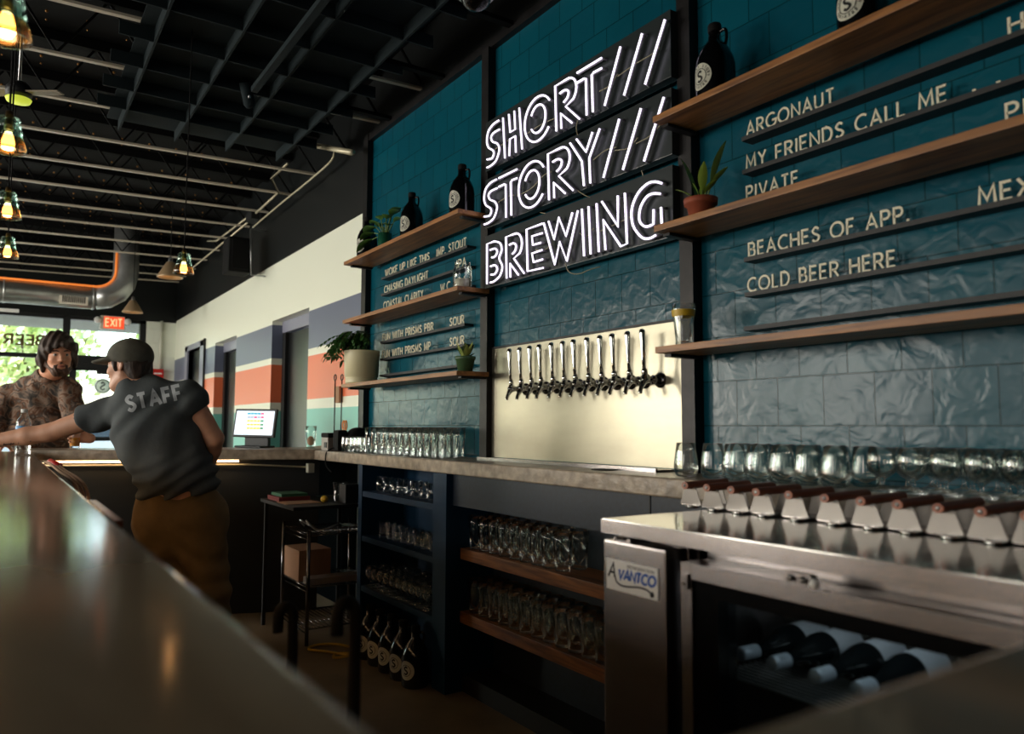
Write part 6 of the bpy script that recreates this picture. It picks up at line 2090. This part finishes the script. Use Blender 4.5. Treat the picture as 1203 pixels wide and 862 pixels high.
# STAFF across the shoulder blades, pressed onto the cloth
me = shirt.data
off = Vector(sf.location)
bvh = BVHTree.FromPolygons([v.co + off for v in me.vertices], [p.vertices[:] for p in me.polygons])
lay, tot = layout('STAFF', 0.3)
tA, tB = (151, 483), (214, 469)          # baseline ends in the photo
tx = Vector(PW(tB[0], tB[1], dp - 0.2) - PW(tA[0], tA[1], dp - 0.2))
o0 = Vector(PW(tA[0], tA[1], dp - 0.2))
tL = tx.length
tx.normalize()
ty = (UV + tx * 0.12).normalized()
ty = (ty - tx * ty.dot(tx)).normalized()
tdir = tx.cross(ty)
if tdir.dot(F) < 0:
    tdir = -tdir
lm = MB()
hh = 0.064
for ch, x, wd in lay:
    for st in GL[ch][1]:
        pts = subdiv([((x + u) * tL / tot, v * hh + 0.0) for u, v in st], 0.008)
        L_, R_ = ribbon(pts, 0.0155)
        vs = []
        ok = True
        for q in list(L_) + list(R_):
            ori = o0 + tx * q.x + ty * q.y
            rd = (ori - CP).normalized()
            hit = bvh.ray_cast(CP, rd, 9)
            if hit[0] is None:
                ok = False
                break
            vs.append(hit[0] - rd * 0.003)
        if ok:
            n = len(L_)
            lm.add(vs, [(i, n + i, n + i + 1, i + 1) for i in range(n - 1)], True)
if lm.v:
    lm.build('back_print', 'screenprint', shirt, fix=False)
# trousers
T = Field(np.array((lo[0], lo[1], 0.0)), np.array((hi[0], hi[1], pelv[2] + 0.3)), 0.0085)
T.cone(pelv + wax * 0.16, pelv, 0.159, 0.173, 0.04, flat)
T.cone(hipL, hipR, 0.115, 0.115, 0.05, (face_dir, 0.95))
for h_, k_, a_ in ((hipL, knL, anL), (hipR, knR, anR)):
    T.cone(h_, k_, 0.118, 0.088, 0.05)
    T.cone(k_, a_ + np.array((0, 0, -0.03)), 0.088, 0.075, 0.03)


def pf(q):
    return 0.005 * np.sin(q[:, 2] * 60 + 3 * np.sin(q[:, 0] * 9 + q[:, 1] * 12)) * np.exp(-((q[:, 2] - 0.45) / 0.3) ** 2) + 0.003 * np.sin(q[:, 0] * 50 + q[:, 2] * 24)


T.wrinkle(pf)
T.plane(pelv + wax * 0.15, wax)
T.plane((0, 0, 0.035), (0, 0, -1))
T.mesh('trousers', 'pants', sf)
shoe(sf, anL, face_dir)
shoe(sf, anR, face_dir + np.array((0.1, 0.3, 0)))
# hair, cap, moustache, eyes
f_, l_, u_ = hfr
Hf = Field(hc - 0.2, hc + 0.2, 0.006)
Hf.ell(at(-0.02, 0, 0.022), (f_, l_, u_), np.array((0.098, 0.083, 0.095)) * HS, 0.01)
Hf.cone(at(-0.06, 0.035, -0.04), at(-0.06, -0.035, -0.04), 0.042 * HS, 0.042 * HS, 0.02)
for sd in (-1, 1):
    Hf.cone(at(0.026, sd * 0.066, 0.02), at(0.022, sd * 0.067, -0.025), 0.016 * HS, 0.009 * HS, 0.01)
Hf.ell(at(0.085, 0, -0.03), (f_, l_, u_), np.array((0.07, 0.1, 0.075)) * HS, 0.01, 's')
for sd in (-1, 1):
    Hf.ell(at(-0.002, sd * 0.085, -0.008), (f_, l_, u_), np.array((0.026, 0.022, 0.036)) * HS, 0.006, 's')
Hf.wrinkle(lambda q: 0.0025 * np.sin((q - hc) @ l_ * 160 + (q - hc) @ u_ * 60))
Hf.mesh('hair', 'hair', sf, 1)
C = Field(hc - 0.26, hc + 0.26, 0.006)
C.ell(at(-0.012, 0, 0.045), (f_, l_, u_), np.array((0.112, 0.093, 0.093)) * HS, 0.01)
C.plane(at(0, 0, 0.012), nv(-u_ + f_ * 0.22))
C.cone(at(0.07, 0.045, 0.034), at(0.07, -0.045, 0.034), 0.045 * HS, 0.045 * HS, 0.015, (u_, 0.28))
C.cone(at(0.12, 0.028, 0.026), at(0.12, -0.028, 0.026), 0.05 * HS, 0.05 * HS, 0.03, (u_, 0.24))
C.ell(at(-0.012, 0, -0.02), (f_, l_, u_), np.array((0.1, 0.084, 0.12)) * HS, 0.006, 's')
cap_ = C.mesh('cap', 'cap', sf)
MB().ball(at(-0.012, 0, 0.137), 0.006).build('cap_button', 'cap', cap_)
ms = MB()
ms.tube([at(0.092, 0.02, -0.052), at(0.097, 0.0, -0.047), at(0.092, -0.02, -0.052)], [0.004, 0.006, 0.004], 8)
ms.build('moustache', 'beard', sf)
for sd in (-1, 1):
    e = MB().ball(at(0.0745, sd * 0.031, 0.005), 0.0118 * HS, n=8).build('eye', 'eyewhite', sf)
    MB().ball(at(0.0825, sd * 0.031, 0.005), 0.0055 * HS, n=6).build('iris', 'iris', e)
    MB().tube([at(0.088, sd * 0.013, 0.028), at(0.085, sd * 0.03, 0.033), at(0.072, sd * 0.048, 0.028)], [0.004, 0.0045, 0.003], 6).build('eyebrow', 'hair', sf)
# line of script along the forearm
tt = MB()
fa = wrL - elL
fL = np.linalg.norm(fa)
fa = fa / fL
cam_d = nv(np.array(CP) - elL)
dn = nv(np.cross(fa, cam_d))
if dn[2] > 0:
    dn = -dn
out_ = nv(cam_d * 0.8 + dn * 0.6)
dn2 = nv(np.cross(out_, fa))
if dn2[2] < 0:
    dn2 = -dn2
rr0 = random.Random(5)
x = 0.085
while x < fL * 0.98:
    n = rr0.choice((4, 5, 6))
    pts = []
    for k in range(n * 4):
        t = k / 4
        a = elL + fa * (x + t * 0.0105) + out_ * (0.0505 - 0.0145 * (x + t * 0.0105) / fL) + dn2 * (0.006 * math.sin(t * PI * 2) * (0.6 + 0.4 * math.sin(t * 2.1 + x * 30)))
        pts.append(a)
    tt.tube(pts, 0.0021, 4)
    x += n * 0.0105 + 0.014
tt.build('forearm_tattoo', 'tattoo', sf)

# ---------------------------------------------------------------- the customer
dq = 5.55
hc = PW(68.5, 417, 5.42)
cf = nv(np.array(RV) * 0.32 - np.array(F) * 0.95)      # chest towards the bar and the camera
cl = nv(np.cross(UPZ, cf))
cu = thing('person', (-6.1, 0.3, 0), 'long-haired bearded customer in a mottled brown T-shirt standing behind the far counter', 'person')
HS2 = 1.12
neckb = PW(58, 440, dq - 0.03)
shA = PW(10, 464, dq)          # image left = his right
shB = PW(80, 457, dq + 0.02)
chest = PW(46, 505, dq + 0.0)
waist = PW(46, 560, dq + 0.06)
pelv = PW(46, 600, dq + 0.08)
elA = PW(-10, 519, dq - 0.2)
wrA = PW(2, 520, 5.05)
elB = PW(91, 509, dq - 0.12)
hb_ = Vector((bg_.x, bg_.y, FZ + 0.075))
wrB = np.array(PW(106, 515, 5.2))
hipA, hipB = PW(30, 610, dq + 0.08), PW(64, 610, dq + 0.08)
knA = hipA + np.array((0.0, 0.0, -0.42))
knB = hipB + np.array((0.0, 0.0, -0.42))
anA, anB = np.array((knA[0], knA[1], 0.09)), np.array((knB[0], knB[1], 0.09))
hipA[2] = hipB[2] = 0.93
knA[2] = knB[2] = 0.5
pelv[2] = 0.97
waist[2] = 1.12
cu.location = (pelv[0], pelv[1], 0)
pts_ = [pelv, elA, wrA, anA, anB, hc, elB, wrB, shA, shB]
lo = np.min(pts_, 0) - 0.27
hi = np.max(pts_, 0) + 0.22
lo[2] = 0
flat = (cf, 0.66)
B = Field(lo, hi, 0.0085)
B.cone(pelv, waist, 0.16, 0.16, 0.05, flat)
B.cone(waist, chest, 0.16, 0.18, 0.05, flat)
B.cone(chest, (shA + shB) / 2, 0.17, 0.10, 0.05, flat)
B.cone(shA, shB, 0.058, 0.058, 0.05)
B.cone((shA + shB) / 2, neckb, 0.09, 0.064, 0.05)
for a, b, c in ((shA, elA, wrA), (shB, elB, wrB)):
    B.cone(a, b, 0.058, 0.046, 0.02)
    B.cone(b, c, 0.046, 0.032, 0.02)
fr2 = head_frame(nv(np.array(RV) * 0.66 - np.array(F) * 0.75 + UPZ * -0.05), UPZ - np.array(RV) * 0.08)
at = add_head(B, hc, fr2, HS2, neckb, 0.06)
gd_ = np.array((hb_.x, hb_.y, hb_.z)) - wrB
add_hand(B, wrB, nv(gd_), nv(np.array((0.3, 0.2, -0.1)) + np.cross(nv(gd_), UPZ) * -0.6), UPZ, 1.05, 0.5)
add_hand(B, wrA, nv(np.array(RV) * 0.25 - np.array(F) * 0.8 + UPZ * -0.16), (0, 0, -1), np.array(RV), 1.05, 0.25)
for h_, k_, a_ in ((hipA, knA, anA), (hipB, knB, anB)):
    B.cone(h_, k_, 0.09, 0.06, 0.03)
    B.cone(k_, a_, 0.058, 0.04, 0.02)
B.mesh('body', 'skin2', cu)
S = Field(lo, hi, 0.0085)
g = 0.016
S.cone(pelv + np.array((0, 0, -0.04)), waist, 0.165 + g, 0.165 + g, 0.05, flat)
S.cone(waist, chest, 0.165 + g, 0.185 + g, 0.05, flat)
S.cone(chest, (shA + shB) / 2, 0.175 + g, 0.105 + g, 0.05, flat)
S.cone(shA, shB, 0.062 + g, 0.062 + g, 0.05)
S.cone((shA + shB) / 2, neckb, 0.095 + g, 0.058 + g, 0.04)
for e_ in (shA, shB):
    S.cone(neckb - 0.03 * UPZ, e_, 0.056 + g, 0.05 + g, 0.04)
for a, b in ((shA, elA), (shB, elB)):
    e = nv(b - a)
    L = np.linalg.norm(b - a)
    sleeve(S, a, e, L * 0.8, 0.064 + g, 0.075, 0)
S.plane(pelv + np.array((0, 0, -0.1)), (0, 0, -1))
nk = nv(hc - neckb)
S.cone(neckb + nk * 0.0 + cf * 0.015, neckb + nk * 0.25, 0.07, 0.085, 0.004, None, 's')
S.wrinkle(lambda q: 0.005 * np.sin(q[:, 2] * 50 + ((q - chest) @ cl) * 24 + 2 * np.sin(((q - chest) @ cl) * 14)) + 0.003 * np.sin(((q - chest) @ cl) * 60))
S.mesh('t_shirt', 'camo', cu)
T = Field(np.array((lo[0], lo[1], 0.0)), np.array((hi[0], hi[1], 1.1)), 0.0095)
T.cone(pelv + np.array((0, 0, 0.03)), pelv, 0.165, 0.17, 0.04, flat)
for h_, k_, a_ in ((hipA, knA, anA), (hipB, knB, anB)):
    T.cone(h_, k_, 0.115, 0.082, 0.05)
    T.cone(k_, a_ + np.array((0, 0, -0.03)), 0.082, 0.07, 0.03)
T.plane((0, 0, 0.035), (0, 0, -1))
T.mesh('jeans', 'jeans', cu)
shoe(cu, anA, cf)
shoe(cu, anB, cf)
f_, l_, u_ = fr2
Hf = Field(hc - 0.24, hc + 0.24, 0.0065)
Hf.ell(at(-0.016, 0, 0.052), (f_, l_, u_), np.array((0.116, 0.097, 0.102)) * HS2, 0.02)
for sd in (-1, 1):
    Hf.cone(at(0.01, sd * 0.072, 0.05), at(-0.02, sd * 0.082, -0.055), 0.034 * HS2, 0.022 * HS2, 0.03)
    Hf.cone(at(-0.02, sd * 0.085, -0.02), at(-0.05, sd * 0.07, -0.085), 0.036 * HS2, 0.026 * HS2, 0.03)
Hf.cone(at(-0.07, 0.04, -0.03), at(-0.07, -0.04, -0.03), 0.05 * HS2, 0.05 * HS2, 0.03)
# fringe swept across the brow
Hf.cone(at(0.07, 0.06, 0.05), at(0.085, 0.0, 0.068), 0.026 * HS2, 0.03 * HS2, 0.02)
Hf.cone(at(0.085, 0.0, 0.068), at(0.062, -0.066, 0.04), 0.03 * HS2, 0.024 * HS2, 0.02)
Hf.ell(at(0.1, 0.002, -0.045), (f_, l_, u_), np.array((0.092, 0.082, 0.098)) * HS2, 0.012, 's')
Hf.wrinkle(lambda q: 0.0055 * np.sin(((q - hc) @ l_) * 120 + ((q - hc) @ f_) * 60 + 2 * np.sin(((q - hc) @ u_) * 24)))
Hf.mesh('hair', 'hair', cu, 1)
Bd = Field(hc - 0.2, hc + 0.2, 0.0055)
Bd.cone(at(0.058, 0.02, -0.102), at(0.058, -0.02, -0.102), 0.03 * HS2, 0.03 * HS2, 0.02)
for sd in (-1, 1):
    Bd.cone(at(0.058, sd * 0.022, -0.098), at(0.0, sd * 0.06, -0.055), 0.027 * HS2, 0.022 * HS2, 0.02)
    Bd.cone(at(0.0, sd * 0.061, -0.055), at(0.002, sd * 0.068, 0.0), 0.018 * HS2, 0.012 * HS2, 0.015)
    Bd.cone(at(0.09, 0, -0.046), at(0.075, sd * 0.03, -0.066), 0.0065 * HS2, 0.008 * HS2, 0.008)
    Bd.cone(at(0.075, sd * 0.03, -0.066), at(0.072, sd * 0.028, -0.09), 0.009 * HS2, 0.012 * HS2, 0.01)
Bd.ell(at(0.09, 0, -0.064), (f_, l_, u_), np.array((0.02, 0.022, 0.0125)) * HS2, 0.004, 's')
Bd.wrinkle(lambda q: 0.002 * np.sin(((q - hc) @ l_) * 260 + ((q - hc) @ u_) * 120))
Bd.mesh('beard', 'beard', cu, 1)
MB().tube([at(0.0875, 0.017, -0.066), at(0.0915, 0.0, -0.0675), at(0.0875, -0.017, -0.066)], [0.004, 0.0058, 0.004], 8).build('lips', 'lip', cu)
for sd in (-1, 1):
    e = MB().ball(at(0.0745, sd * 0.031, 0.005), 0.0122 * HS2, n=8).build('eye', 'eyewhite', cu)
    MB().ball(at(0.0825, sd * 0.031, 0.005), 0.0058 * HS2, n=6).build('iris', 'iris', e)
    MB().tube([at(0.088, sd * 0.013, 0.026), at(0.086, sd * 0.03, 0.031), at(0.072, sd * 0.05, 0.026)], [0.0045, 0.005, 0.003], 6).build('eyebrow', 'hair', cu)
